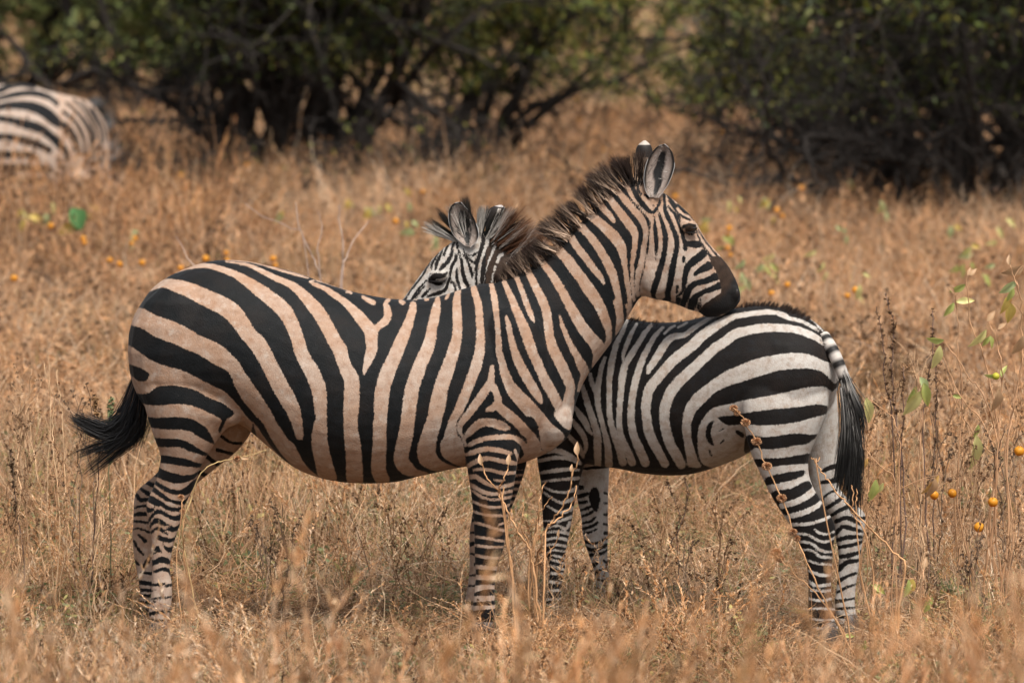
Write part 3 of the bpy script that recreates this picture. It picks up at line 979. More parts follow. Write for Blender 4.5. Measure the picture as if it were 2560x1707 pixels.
# ------------------------------------------------------------------ front zebra
def coat_front():
    c = Coat(+1)
    # rump and flank, pale bands
    c.W(1, (510,298,4), (640,255,14), (800,235,22), (1000,292,30), (1110,345,38), (1245,435,56), (1385,540,64), (1490,630,70), (1560,735,65), (1625,890,60), (1672,1050,62), (1772,1230,68), (1825,1380,66), (1842,1568,57))
    c.W(3, (1830,300,66), (1842,466,54), (1850,540,50), (1838,600,60), (1832,750,75), (1850,850,75), (1872,950,78), (1898,1040,80), (1930,1085,60))
    c.W(1, (265,470,5), (340,420,28), (420,398,40), (545,428,60), (665,472,70), (825,548,78), (978,622,82), (1080,718,80), (1175,860,72), (1265,955,78), (1330,1065,74), (1400,1200,74), (1468,1335,75), (1542,1465,74), (1592,1568,64))
    c.W(3, (1468,233,75), (1542,363,72), (1592,466,64), (1628,590,48), (1642,660,40), (1648,700,34))
    c.WP(1, (120,690), (180,620), (330,690), (520,760), (640,820), (740,880), (860,930), (960,990), (1030,1060), (1090,1120), (1150,1220), (1240,1350), (1300,1440), (1370,1568), (1420,1640),
         (1280,1640), (1210,1568), (1140,1470), (1080,1380), (1030,1270), (980,1200), (850,1130), (740,1060), (600,1000), (480,945), (330,890), (200,810), (80,770))
    c.WP(3, (1150,120), (1240,250), (1300,340), (1370,440), (1430,560), (1500,660), (1540,728), (1590,762), (1640,850), (1700,960), (1790,1045), (1850,1085), (1700,1060), (1600,985), (1540,930), (1480,860), (1420,770), (1370,690), (1320,590), (1240,500), (1150,400), (1080,290), (1030,170), (1080,130))
    # haunch and thigh: pale ground
    c.WP(3, (-40,-200), (62,-147), (150,-92), (280,-2), (400,48), (560,93), (700,158), (850,238), (960,288), (1040,368), (1110,448), (1180,540), (1260,612), (1310,690), (1370,772), (1440,852), (1520,932), (1600,988), (1500,1000), (1380,1000), (1280,800), (1200,690), (1200,2700), (-200,2700), (-200,100))
    c.KP(1, (60,1140), (180,1170), (240,1200), (268,1240), (240,1292), (180,1297), (140,1272), (90,1220))
    c.KP(3, (150,310), (185,310), (260,300), (340,245), (420,232), (550,240), (680,270), (800,335), (950,400), (1050,487), (985,540), (965,570), (940,630), (918,672), (902,640), (925,580), (920,540), (830,490), (720,440), (620,410), (500,405), (400,412), (280,415), (210,397), (150,380))
    c.KP(3, (220,525), (350,530), (500,520), (620,530), (720,570), (790,620), (835,690), (872,772), (840,765), (780,735), (700,692), (640,652), (520,640), (400,635), (290,620), (240,600))
    c.KP(3, (280,712), (420,720), (550,725), (640,760), (720,810), (800,855), (795,880), (740,870), (650,840), (550,800), (440,800), (355,795), (300,770))
    c.KP(3, (330,868), (480,885), (600,900), (690,935), (755,950), (745,982), (700,985), (600,975), (470,955), (370,945), (330,930))
    c.KP(3, (320,975), (450,1025), (560,1050), (660,1050), (735,1010), (700,1072), (640,1110), (560,1130), (450,1120), (345,1075), (310,1040))
    c.K(3, (310,1115,18), (430,1188,22), (530,1215,24), (610,1200,34), (670,1140,28), (700,1100,14))
    c.K(3, (300,1180,24), (400,1253,22), (480,1295,15), (560,1308,20), (620,1285,18), (665,1215,12))
    VIEWS[16] = (320, 1180, .2296)
    c.KP(16, (205,275), (260,250), (310,283), (380,320), (430,362), (500,385), (610,378), (600,425), (500,430), (430,410), (370,375), (300,370), (240,337), (205,310))
    c.KP(16, (180,350), (235,385), (288,390), (275,420), (235,440), (190,420))
    c.KP(16, (310,405), (350,405), (400,430), (450,460), (510,475), (610,445), (610,500), (540,530), (480,520), (420,490), (360,460), (310,455), (270,490), (235,545), (205,545), (240,480), (280,430))
    c.KP(16, (225,590), (270,520), (310,498), (350,505), (420,550), (470,580), (520,590), (600,530), (590,590), (540,632), (500,650), (450,642), (410,622), (462,594), (430,588), (370,578), (310,558), (270,575), (230,630))
    c.KP(16, (240,660), (280,612), (320,595), (370,605), (400,640), (442,665), (430,688), (400,670), (360,650), (310,630), (270,660), (245,690))
    c.KP(16, (300,702), (340,685), (390,700), (450,720), (500,705), (560,640), (560,690), (510,740), (460,765), (400,755), (340,745))
    c.KP(16, (372,768), (410,800), (450,820), (490,800), (485,865), (440,872), (400,840)); c.KP(16, (285,840), (320,798), (345,820), (372,880), (350,882), (320,870), (275,895))
    c.KP(16, (255,960), (310,940), (350,915), (400,920), (460,955), (455,1000), (400,995), (350,985), (310,1005), (255,1020))
    c.K(16, (285,1085,14), (340,1062,18), (400,1055,24), (440,1072,20)); c.K(16, (450,1080,18), (480,1125,18)); c.K(16, (265,1225,16), (350,1222,18), (400,1210,10)); c.K(16, (415,1240,16), (490,1220,20)); c.K(16, (255,1290,9), (300,1285,6))
    c.K(16, (255,1380,11), (320,1370,14), (370,1358,8)); c.K(16, (390,1370,12), (490,1350,12)); c.K(16, (240,1432,9), (340,1395,6)); c.K(16, (250,1482,9), (300,1455,6)); c.K(16, (240,1540,20), (490,1500,16)); c.K(16, (240,1640,40), (490,1640,40))
    # flank
    c.W(1, (970,198,5), (1080,212,10), (1180,232,15), (1300,285,22), (1420,345,26), (1540,395,30), (1620,445,38), (1690,510,48), (1760,590,56), (1820,660,62), (1870,740,62), (1920,830,62), (1960,910,62), (2015,1000,66), (2045,1100,60), (2085,1200,62), (2122,1270,70), (2132,1400,68), (2125,1568,66))
    c.W(4, (287,480,67), (280,700,65), (285,850,66), (300,950,72), (312,1100,74), (318,1250,78), (325,1300,70))
    c.W(1, (970,185,5), (1200,200,7), (1350,240,9), (1500,285,11), (1640,325,12), (1730,350,5))
    c.W(1, (1780,372,8), (1745,384,9), (1800,412,18), (1890,450,22), (1960,500,28), (2050,560,30), (2110,612,36), (2180,685,48), (2230,745,52), (2280,805,58), (2306,850,60), (2306,900,56), (2311,1000,50), (2286,1080,42), (2261,1150,30), (2241,1215,12), (2239,1235,4))
    c.W(1, (1800,372,4), (1900,400,5), (2000,430,5), (2110,470,4))
    c.W(2, (475,845,40), (540,790,32), (600,745,36), (622,690,36), (615,620,30), (602,590,20), (625,550,18), (640,545,10))
    c.W(2, (245,480,10), (265,475,14), (285,488,12)); c.W(2, (392,522,14), (430,545,20), (490,575,22)); c.W(2, (740,562,18), (762,575,20)); c.W(2, (970,545,14), (985,543,16)); c.W(2, (1182,490,13), (1168,520,14), (1156,545,8)); c.W(2, (860,545,5), (890,545,5))
    c.W(2, (855,590,28), (850,640,36), (825,720,40), (800,800,48), (756,900,56), (715,1000,60), (680,1080,62), (640,1170,66), (605,1260,68), (575,1370,66), (560,1480,64), (555,1568,60))
    c.W(4, (575,452,66), (560,650,60), (549,800,61), (548,950,63), (540,1080,65), (540,1200,68), (575,1280,62))
    c.W(2, (1080,522,14), (1078,560,26), (1065,640,42), (1050,720,46), (1030,800,48), (1015,900,52), (985,1000,58), (945,1090,60), (910,1170,62), (875,1270,64), (845,1370,64), (825,1480,62), (820,1568,60))
    c.W(4, (838,500,64), (822,600,62), (810,700,64), (797,800,66), (780,900,68), (757,1000,66), (745,1100,66), (790,1168,66), (870,1215,38), (980,1225,14))
    c.W(2, (1270,455,24), (1260,520,32), (1255,600,38), (1260,700,42), (1262,800,42), (1255,900,46), (1230,1000,54), (1200,1100,58), (1165,1200,62), (1130,1300,66), (1100,1400,66), (1070,1500,62), (1055,1568,60))
    c.W(4, (1108,500,60), (1090,600,63), (1060,700,66), (1028,800,72), (998,900,76), (978,1000,84), (990,1080,84), (1060,1140,60), (1160,1170,36), (1250,1178,15))
    c.W(2, (1408,420,22), (1420,480,30), (1445,560,34), (1460,640,34), (1465,740,34), (1472,840,36), (1472,940,42), (1462,1040,46), (1440,1130,50), (1410,1220,48), (1375,1310,48), (1340,1400,46), (1300,1490,44), (1270,1568,42))
    c.W(4, (1340,500,44), (1310,570,42), (1270,650,40), (1232,715,36), (1208,790,42))
    c.WP(4, (1165,800), (1250,790), (1258,860), (1300,920), (1322,1000), (1335,1148), (1262,1148), (1180,1108), (1120,1055), (1105,960), (1140,880))
    c.W(2, (1570,395,20), (1590,480,26), (1605,560,28), (1615,650,28), (1625,740,24), (1635,840,24), (1640,940,26), (1645,1020,30), (1670,1120,34), (1695,1220,40), (1730,1310,46), (1780,1400,52), (1850,1480,56), (1920,1560,60))
    c.WP(4, (1690,330), (1750,360), (1830,440), (1950,560), (2040,660), (2120,760), (2225,850), (2238,910), (2160,990), (2090,1025), (2030,985), (2018,880), (1990,760), (1900,655), (1800,560), (1710,430))
    c.W(2, (1710,705,14), (1730,780,24), (1745,860,26), (1765,950,30), (1795,1050,36), (1840,1150,42), (1890,1250,46), (1950,1350,44), (2000,1430,36), (2030,1490,16))
    c.W(2, (1690,385,20), (1720,450,26), (1760,540,32), (1800,640,36), (1845,740,42), (1885,840,48), (1920,940,48), (1955,1040,46), (2000,1140,44), (2040,1230,44), (2090,1330,48), (2140,1420,48), (2180,1500,46), (2225,1590,46))
    c.WP(4, (2170,640), (2230,610), (2330,540), (2330,620), (2315,760), (2285,825), (2200,760), (2150,690))
    c.W(2, (1800,335,20), (1840,430,24), (1880,540,26), (1915,630,26), (1945,710,20), (1963,748,9))
    c.W(2, (1895,260,26), (1950,370,34), (2000,470,36), (2050,570,40), (2080,670,40), (2095,780,40), (2110,890,42), (2140,1000,48), (2190,1100,50), (2235,1190,50), (2280,1290,46), (2300,1360,42), (2280,1460,44), (2250,1560,36))
    c.W(7, (140,250,8), (175,360,20), (215,460,24), (260,550,28), (310,640,34), (350,720,45), (375,790,40), (345,880,30), (320,940,14))
    c.W(2, (2030,190,30), (2060,230,30), (2130,320,34), (2200,430,38), (2260,540,40), (2320,650,46), (2395,780,50), (2456,860,54), (2526,945,58), (2585,1005,56))
    c.WP(7, (400,470), (500,545), (560,550), (610,520), (520,662), (455,745), (440,690), (452,620))
    c.W(2, (2150,70,40), (2220,140,34), (2290,230,36), (2350,310,36))
    # neck
    c.W(5, (-40,850,30), (0,925,24), (60,1000,36), (120,1090,42), (180,1170,44), (240,1260,48), (290,1330,46), (340,1420,40), (372,1500,36), (395,1568,32)); c.W(7, (530,200,40), (555,250,40), (575,310,34), (592,390,28), (594,470,26), (578,560,26))
    c.W(5, (90,830,30), (150,920,30), (220,1010,30), (280,1090,28), (330,1150,22), (362,1205,10))
    c.W(5, (140,720,40), (200,770,30), (270,850,32), (340,950,34), (400,1060,36), (440,1160,34), (465,1260,28), (480,1350,26), (490,1450,26), (490,1568,28)); c.W(7, (665,130,30), (690,220,32), (700,290,34), (690,360,30), (665,430,12))
    c.W(5, (230,640,30), (300,690,36), (380,760,40), (450,830,44), (500,910,38), (520,1000,26), (535,1100,20), (550,1200,20), (565,1300,18), (572,1400,18), (575,1500,20)); c.W(7, (760,160,14), (775,220,14), (765,280,12))
    c.W(5, (310,550,30), (370,610,26), (425,675,20), (445,703,10))
    c.W(5, (400,500,26), (450,570,28), (510,650,34), (570,730,36), (610,800,28), (612,880,20), (600,960,20), (590,1050,16), (588,1150,14), (595,1250,13), (605,1340,12))
    c.W(5, (460,430,18), (520,510,26), (590,590,28), (650,660,28), (690,730,24), (700,800,18), (690,880,20), (680,960,22), (660,1050,24), (640,1130,24), (630,1200,20), (635,1300,14))
    c.W(5, (545,370,30), (570,440,24), (620,520,22), (680,590,22), (728,648,20), (752,690,18), (750,760,14), (747,880,18), (745,960,30), (738,1060,44), (715,1150,40), (690,1220,32), (690,1330,32))
    # head: pale ground
    c.WP(5, (615,385), (700,360), (850,440), (960,540), (1120,700), (1340,1000), (1500,1200), (1500,1420), (1300,1500), (1130,1450), (900,1370), (690,1350), (668,1260), (690,1200), (735,1060), (742,880), (748,740), (762,650), (700,560), (640,500))
    c.K(5, (690,350,4), (645,380,12), (638,420,12), (645,455,12), (665,475,6)); c.K(5, (690,480,8), (715,495,14), (725,515,8)); c.K(5, (760,570,8), (764,575,6))
    c.K(5, (590,370,18), (600,440,20), (640,510,22), (700,585,22), (755,628,14), (790,590,12), (815,540,12), (812,520,6))
    c.K(5, (772,665,6), (776,750,16), (786,850,18), (785,950,13), (782,1010,4))
    c.K(5, (806,610,5), (815,650,12), (840,730,20), (860,820,24), (856,920,22), (840,1010,24), (815,1090,26), (790,1180,26), (762,1270,24), (768,1320,14))
    c.K(5, (850,480,12), (855,540,12), (860,610,18), (890,680,20), (920,750,20), (950,830,22), (952,920,22), (935,1000,24), (915,1100,28), (900,1190,26), (880,1280,24), (885,1325,24))
    c.K(5, (885,570,8), (900,600,10), (940,640,14), (970,720,12), (1000,800,16), (1022,870,20), (1080,884,28), (1130,885,30), (1150,890,16)); c.K(5, (1022,880,16), (1022,920,20))
    c.K(5, (890,530,8), (920,570,12), (965,640,10), (980,700,8))
    c.K(5, (870,475,8), (910,530,14), (952,575,12)); c.K(5, (960,560,10), (1010,612,14), (1060,645,10), (1095,690,5)); c.K(5, (970,632,8), (1010,662,10), (1065,690,7))
    c.K(5, (1005,740,12), (1050,738,24), (1095,738,20)); c.K(5, (1030,790,5), (1065,805,8), (1100,790,6))
    c.K(5, (1012,995,16), (1008,1022,16))
    c.K(5, (1170,960,34), (1110,1010,34), (1050,1060,30), (1025,1130,24), (1015,1200,20), (1000,1270,12), (955,1310,10))
    c.K(5, (1215,1060,36), (1160,1090,26), (1100,1130,14)); c.K(5, (1270,1150,34), (1200,1180,26), (1120,1200,24), (1060,1240,28), (1030,1310,28), (1000,1385,24))
    c.K(5, (1310,1220,30), (1240,1250,24), (1160,1280,22), (1100,1320,26), (1075,1380,34), (1070,1420,26))
    c.K(5, (965,1330,22), (962,1385,14)); c.K(5, (958,1230,12), (955,1280,12))
    c.K(5, (1112,770,6), (1150,865,8), (1220,965,9), (1300,1040,8)); c.K(5, (1130,770,5), (1190,862,7), (1260,950,8), (1325,1018,8)); c.K(5, (1120,810,4), (1180,925,6), (1245,1020,6))
    c.K(5, (1118,1340,12), (1130,1410,12)); c.K(5, (1150,1330,9), (1150,1400,9), (1170,1440,12)); c.K(5, (850,1340,16), (930,1370,10)); c.K(5, (755,1335,12), (790,1335,10))
    # shoulder and near foreleg
    c.W(4, (1580,248,20), (1575,320,26), (1565,395,38), (1530,445,40), (1480,520,40), (1420,600,38), (1370,670,34), (1310,740,30), (1282,800,22), (1290,850,16), (1320,910,14), (1340,965,12))
    c.W(4, (1590,430,34), (1622,500,28), (1635,570,36), (1585,622,30), (1535,642,18)); c.W(4, (1630,600,36), (1690,650,42), (1740,692,46), (1810,752,44), (1880,830,44), (1945,900,44), (1975,980,50), (1950,1050,60), (1890,1105,46))
    c.WP(4, (1900,880), (2010,960), (2012,1000), (2085,1032), (1990,1085), (1820,1145), (1835,1095), (1905,1040))
    c.W(4, (1330,890,14), (1370,850,30), (1430,790,36), (1500,755,38), (1590,760,40), (1670,785,40), (1715,802,26), (1735,808,16))
    c.W(4, (1380,960,20), (1430,930,22), (1530,900,24), (1650,890,24), (1760,890,22), (1830,920,24), (1880,980,28), (1900,1040,26))
    c.W(4, (1345,1050,14), (1400,1030,24), (1480,1005,24), (1580,1000,22), (1680,1020,22), (1748,1040,18)); c.W(4, (1790,1010,10), (1810,1060,16), (1822,1100,12))
    c.W(4, (1330,1180,18), (1400,1130,22), (1480,1095,22), (1560,1085,20), (1650,1105,20), (1740,1122,22), (1800,1130,18))
    c.W(4, (1412,1190,10), (1480,1185,14), (1580,1195,16), (1680,1220,18), (1800,1215,14))
    c.W(4, (1360,1260,22), (1430,1250,20), (1490,1290,20), (1560,1330,16), (1640,1350,14), (1740,1330,18), (1800,1305,14)); c.W(4, (1600,1280,8), (1640,1290,12), (1690,1285,8))
    c.W(4, (1360,1320,20), (1440,1360,18), (1520,1400,18), (1620,1410,14), (1760,1385,14))
    c.W(10, (110,452,8), (150,458,7), (220,500,8), (300,510,8), (410,488,8)); c.W(10, (140,518,8), (240,555,8), (330,555,8), (390,538,7)); c.W(10, (140,578,8), (240,605,9), (340,610,8), (380,603,6))
    c.W(10, (140,648,8), (220,665,9), (300,690,9), (370,705,7)); c.W(10, (310,665,6), (340,655,6)); c.W(10, (150,735,8), (230,745,9), (300,760,8), (360,765,6)); c.W(10, (160,790,8), (250,800,8), (340,800,6))
    c.W(10, (160,850,9), (250,865,9), (330,868,9)); c.W(10, (160,920,12), (330,935,12)); c.W(10, (150,985,16), (320,990,14)); c.W(10, (150,1060,22), (240,1045,14), (320,1050,14)); c.W(10, (140,1120,20), (320,1110,14)); c.W(10, (140,1175,14), (320,1165,10))
    return c

def coat_front_far():
    c = Coat(-1)
    c.K(3, (930,700,14), (1020,755,14), (1115,765,14)); c.K(9, (1330,550,12), (1420,572,10)); c.K(9, (1250,580,14), (1330,637,14)); c.K(9, (1180,670,14), (1275,712,13)); c.K(9, (1150,750,14), (1220,772,14)); c.K(9, (1100,820,12), (1180,850,14))
    c.K(9, (925,690,18), (1000,705,18)); c.K(9, (880,740,12), (950,772,16), (1000,800,14)); c.K(9, (845,772,8), (900,812,14), (935,830,12)); c.K(9, (825,808,8), (860,855,14), (910,850,10)); c.K(9, (820,905,6), (860,895,10), (920,890,10))
    c.K(9, (815,950,10), (860,940,14), (920,945,12)); c.K(9, (815,985,8), (870,990,10), (930,1000,8)); c.K(9, (810,1040,5), (850,1030,6), (910,1052,10)); c.K(9, (850,1070,8), (890,1105,14)); c.K(9, (820,1108,8), (850,1160,10), (880,1192,6))
    c.K(9, (820,1230,12), (850,1250,8)); c.K(9, (885,1265,14), (915,1210,14)); c.K(9, (860,1300,8), (930,1305,10)); c.K(9, (850,1360,14), (940,1370,14)); c.K(9, (850,1405,12), (940,1410,10)); c.K(9, (850,1440,12), (940,1445,10)); c.K(9, (850,1482,10), (940,1485,10)); c.K(9, (850,1530,14), (940,1530,14)); c.K(9, (850,1600,24), (950,1600,24))
    # far foreleg
    for i, y in enumerate((250, 300, 345, 390, 430, 470, 510, 550, 590, 625)):
        c.K(10, (120, y + 12, 12), (300, y + 4, 12), (490, y - 14 + 4 * (i % 3), 13))
    c.K(10, (120,715,9), (170,712,7)); c.K(10, (125,790,12), (150,780,14)); c.K(10, (130,840,6), (200,850,12)); c.K(10, (170,905,14), (190,925,14)); c.K(10, (120,975,5), (200,970,12)); c.K(10, (110,1040,4), (200,1035,12)); c.K(10, (180,1090,8), (230,1085,12)); c.K(10, (100,1140,10), (230,1150,12)); c.K(10, (100,1220,24), (240,1220,24))
    return c

def build_front_zebra():
    root = empty('zebra', at(830, 1590, 0))
    tag(root, 'large tan zebra in front, standing side on with its chin over the smaller one', 'zebra', 'zebras in the dry grass')
    S = (0, 1, 0)
    L = []
    y0 = lambda px: 0.0
    loft(L, [((322,835),(322,905),.04), ((333,795),(330,950),.10), ((352,760),(352,1000),.15), ((385,717),(385,1035),.195), ((440,682),(440,1050),.235), ((520,654),(520,1050),.26), ((600,651),(600,1060),.27),
             ((670,664),(670,1114),.275), ((736,680),(736,1167),.285), ((800,703),(800,1193),.295), ((860,723),(860,1204),.30), ((922,738),(922,1207),.30), ((990,748),(990,1203),.295), ((1045,748),(1045,1190),.285),
             ((1100,740),(1100,1178),.27), ((1162,721),(1162,1166),.25), ((1222,709),(1222,1164),.235), ((1290,735),(1290,1160),.215), ((1350,790),(1350,1140),.175), ((1395,860),(1395,1114),.135), ((1422,945),(1420,1080),.08), ((1428,990),(1427,1040),.03)], S, y0, 4, 40, .16, .95)
    loft(L, [((1150,735),(1400,1100),.19), ((1215,711),(1424,1070),.185), ((1255,701),(1442,1000),.165), ((1302,682),(1469,938),.14), ((1358,650),(1523,864),.112), ((1400,612),(1552,822),.102), ((1440,570),(1574,785),.096), ((1505,498),(1597,748),.088), ((1560,452),(1615,741),.082), ((1600,440),(1640,748),.07)], S, y0, 5, 32, .14)
    loft(L, [((1572,450),(1606,736),.06), ((1605,446),(1622,744),.082), ((1660,482),(1648,750),.090), ((1704,516),(1670,754),.090), ((1737,553),(1696,763),.079), ((1766,600),(1722,774),.065), ((1794,632),(1748,781),.057), ((1821,665),(1760,790),.055), ((1841,702),(1772,793),.054), ((1850,733),(1806,788),.046), ((1851,750),(1838,770),.020)], S, y0, 6, 28, .10, .95)
    blob(L, at(1640, 680, -.06), (.062, .030, .085)); blob(L, at(1640, 680, .06), (.062, .030, .085))     # cheek
    blob(L, at(1722, 566, -.072), (.034, .018, .024)); blob(L, at(1722, 566, .072), (.034, .018, .024))   # brow
    blob(L, at(1836, 735, -.036), (.022, .016, .030)); blob(L, at(1836, 735, .036), (.022, .016, .030))   # nostril wing
    blob(L, at(1790, 775, 0), (.040, .040, .018))
    for sgn in (-1, 1):
        blob(L, at(1280, 940, sgn * .15), (.15, .075, .26)); blob(L, at(1215, 1060, sgn * .15), (.10, .075, .13)); blob(L, at(1375, 1050, sgn * .075), (.085, .08, .10))
        blob(L, at(455, 880, sgn * .12), (.20, .13, .26))
    # near hind, near fore, far hind, far fore
    loft(L, [((345,860),(640,950),.09,-.13), ((345,950),(612,1045),.105,-.14), ((361,1014),(566,1072),.10,-.14), ((384,1090),(536,1112),.082,-.14), ((401,1137),(515,1144),.066,-.14), ((396,1175),(497,1178),.056,-.135), ((386,1210),(487,1212),.048,-.13),
             ((373,1240),(471,1245),.042,-.13), ((365,1265),(458,1272),.040,-.13), ((369,1296),(453,1300),.037,-.13), ((376,1330),(442,1335),.033,-.13), ((379,1370),(431,1375),.029,-.13), ((380,1420),(425,1422),.027,-.13), ((379,1458),(430,1463),.031,-.13), ((377,1492),(429,1500),.033,-.13), ((372,1520),(424,1538),.031,-.13), ((372,1545),(426,1562),.031,-.13)], S, y0, 4, 24)
    loft(L, [((1165,1000),(1300,1060),.07,-.14), ((1160,1075),(1302,1105),.072,-.15), ((1163,1122),(1298,1134),.068,-.155), ((1165,1154),(1293,1160),.062,-.155), ((1173,1203),(1286,1210),.055,-.15), ((1181,1264),(1273,1275),.047,-.15), ((1185,1326),(1265,1330),.042,-.145),
             ((1186,1367),(1259,1370),.041,-.145), ((1187,1400),(1247,1405),.034,-.145), ((1189,1440),(1239,1445),.028,-.145), ((1185,1480),(1237,1485),.031,-.145), ((1183,1510),(1238,1520),.033,-.145), ((1183,1545),(1238,1560),.031,-.145)], S, y0, 4, 24)
    loft(L, [((470,980),(640,1000),.08,.13), ((470,1030),(634,1066),.085,.13), ((430,1105),(598,1122),.075,.14), ((412,1155),(545,1166),.062,.14), ((384,1190),(500,1202),.053,.14), ((352,1217),(458,1240),.046,.14), ((336,1242),(410,1272),.041,.14), ((333,1300),(394,1308),.038,.14), ((331,1348),(384,1350),.033,.14), ((336,1395),(382,1398),.028,.14), ((346,1450),(390,1450),.028,.14), ((350,1478),(398,1482),.032,.14), ((348,1510),(394,1520),.031,.14), ((348,1530),(396,1540),.030,.14)], S, y0, 4, 22)
    loft(L, [((1190,1060),(1320,1080),.065,.14), ((1195,1130),(1318,1150),.062,.15), ((1190,1210),(1300,1215),.053,.15), ((1182,1275),(1272,1285),.046,.15), ((1174,1328),(1244,1335),.042,.15), ((1173,1370),(1236,1375),.040,.15), ((1174,1405),(1226,1408),.033,.15), ((1172,1440),(1212,1442),.027,.15), ((1167,1475),(1212,1478),.031,.15), ((1162,1500),(1214,1508),.032,.15), ((1162,1530),(1214,1540),.030,.15)], S, y0, 4, 22)
    V, F = fuse(L, .0062, 9)
    q = side_map(V)
    w = np.exp(-((q[:, 0] - 900) / 170) ** 2) * np.exp(-((q[:, 1] - 980) / 110) ** 2)
    V[:, 1] += np.sign(V[:, 1]) * .0022 * w * np.sin((q[:, 0] + .28 * (q[:, 1] - 980)) * 2 * PI / 44)      # faint ribs
    far = V[:, 1] > 0.0
    M = V.copy(); M[:, 1] = -np.abs(M[:, 1])
    UV = side_map(M)
    f = coat_front().eval(UV)
    own = side_map(V)
    leg = far & (((own[:, 1] > 1062) & (own[:, 0] < 640)) | ((own[:, 1] > 1172) & (own[:, 0] > 1100) & (own[:, 0] < 1340)))
    # the far hind leg carries only its own markings; keep the belly with the body
    leg &= ~((own[:, 0] > 600) & (own[:, 0] < 660) & (V[:, 1] < .05))
    f[leg] = coat_front_far().eval(own[leg])
    # under the belly the bands fade into a pale line beside the dark mid line
    u = UV
    dust = np.ones(len(V))
    dust -= .85 * smooth_blob(u, [(1700,680,90), (1770,740,70), (1640,720,60), (1395,1095,50), (1420,1040,40), (1140,1090,45), (1100,1080,40)])
    dust -= .55 * np.clip((u[:, 1] - 1330) / 160, 0, 1)
    dust -= .30 * smooth_blob(u, [(1480,860,70), (1380,960,70)])
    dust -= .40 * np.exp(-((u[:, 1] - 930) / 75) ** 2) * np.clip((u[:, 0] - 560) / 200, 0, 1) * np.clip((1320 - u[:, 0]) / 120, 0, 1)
    dust = np.clip(dust, 0, 1)
    brown = np.zeros(len(V))
    mz = Coat(+1).WP(5, (1240,1010), (1320,1000), (1500,1050), (1560,1250), (1530,1450), (1330,1440), (1200,1520), (1120,1500), (1145,1435), (1200,1375), (1270,1325), (1325,1280), (1315,1180), (1285,1100)).eval(u)
    brown = np.clip(.5 - mz / 16.0, 0, .62)
    lips = smooth_blob(u, [(1842,745,40), (1800,785,44), (1765,788,26), (1850,715,30), (1825,765,40)])
    brown = np.where(brown > .3, np.maximum(brown, .62 + .38 * lips), brown)
    brown = np.maximum(brown, np.clip(1.0 - np.hypot((u[:, 0] - 1724) * .8, u[:, 1] - 572) / 15, 0, 1) * (np.abs(V[:, 1]) > .03))
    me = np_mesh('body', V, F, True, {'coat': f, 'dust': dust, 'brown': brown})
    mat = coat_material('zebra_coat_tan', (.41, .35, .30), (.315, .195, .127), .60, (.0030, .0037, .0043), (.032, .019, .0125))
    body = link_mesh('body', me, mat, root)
    for sgn, nm in ((-1, 'eye'), (1, 'eye')):
        e = link_mesh('eye', sphere_mesh('eye', at(1727, 570, sgn * .072), .0205, (1.2, .8, .78)), M_EYE, root)
        for dz, sq in ((-9, .15), (10, .13)):
            link_mesh('eyelid', sphere_mesh('eyelid', at(1725, 571 + dz, sgn * .067), .024, (1.2, .74, sq)), M_LID, e, (0, 0, 0))
    for sgn in (-1, 1):
        link_mesh('nostril', sphere_mesh('nostril', at(1842, 733, sgn * .044), .012, (.7, .6, 1.35)), M_LID, root)
    T = lambda *p: [vx(5, *q) for q in p]
    ear('ear', root, T((735,500),(700,440),(690,330),(720,200),(790,100),(848,72)), T((800,505),(868,415),(915,310),(932,225),(908,125),(852,70)), -.065, .55, None)
    ear('ear', root, T((650,380),(625,280),(622,180),(635,90),(690,40)), T((735,380),(748,280),(752,190),(742,90),(695,40)), .065, .5, None, inner=False,
        back_col=lambda s, v: np.where(s[:, None] > .86, np.array([[.42, .37, .32]]), np.where((s[:, None] > .40) & (s[:, None] < .56), np.array([[.34, .24, .18]]), np.array([[.014, .010, .008]]))))
    # stiff mane along the crest
    crest = catmull(np.array([vx(2, 1600,392), vx(2, 1720,366), vx(2, 1830,318), vx(2, 1930,262), vx(2, 2050,185), vx(5, -10,880), vx(5, 40,790), vx(5, 120,720), vx(5, 210,640), vx(5, 300,560), vx(5, 385,500), vx(5, 460,430), vx(5, 540,370), vx(5, 610,345), vx(5, 690,365)], float), 8)
    n = 8500
    ncl = 62
    ck = rng.integers(0, ncl, n)
    cpos = (np.arange(ncl) + .5 + rng.normal(size=ncl) * .22) / ncl
    clen = .80 + .42 * rng.random(ncl)
    clean = rng.normal(size=ncl) * .10
    s = np.clip(cpos[ck] + rng.normal(size=n) * .0058, 0, .999)
    t = s * (len(crest) - 1.001)
    i = t.astype(int); fr = t - i
    p = crest[i] * (1 - fr[:, None]) + crest[i + 1] * fr[:, None]
    tg = unit(crest[np.minimum(i + 2, len(crest) - 1)] - crest[np.maximum(i - 2, 0)])
    nr = np.stack([tg[:, 1], -tg[:, 0]], 1)
    dep = rng.normal(size=n) * .018 * np.clip(s * 5, .35, 1)
    inset = rng.random(n) * 24 - 4
    pr = p - nr * inset[:, None]
    roots = np.array([at(a[0], a[1], 0) for a in pr]); roots[:, 1] += dep
    h = np.interp(s, [0, .08, .2, .45, .75, .92, 1], [.02, .055, .080, .092, .098, .105, .09]) * clen[ck] * (.72 + .33 * rng.random(n)) + inset / 680
    conv = (cpos[ck] - s) * 30          # hairs of a clump lean together
    tuft = clean[ck] + conv - .08
    d3 = np.stack([nr[:, 0] + tg[:, 0] * tuft, rng.normal(size=n) * .07 + dep * 3, -(nr[:, 1] + tg[:, 1] * tuft)], 1)
    near_uv = side_map(np.stack([roots[:, 0] - nr[:, 0] * .03, np.full(n, -.04), roots[:, 2] + nr[:, 1] * .03], 1))
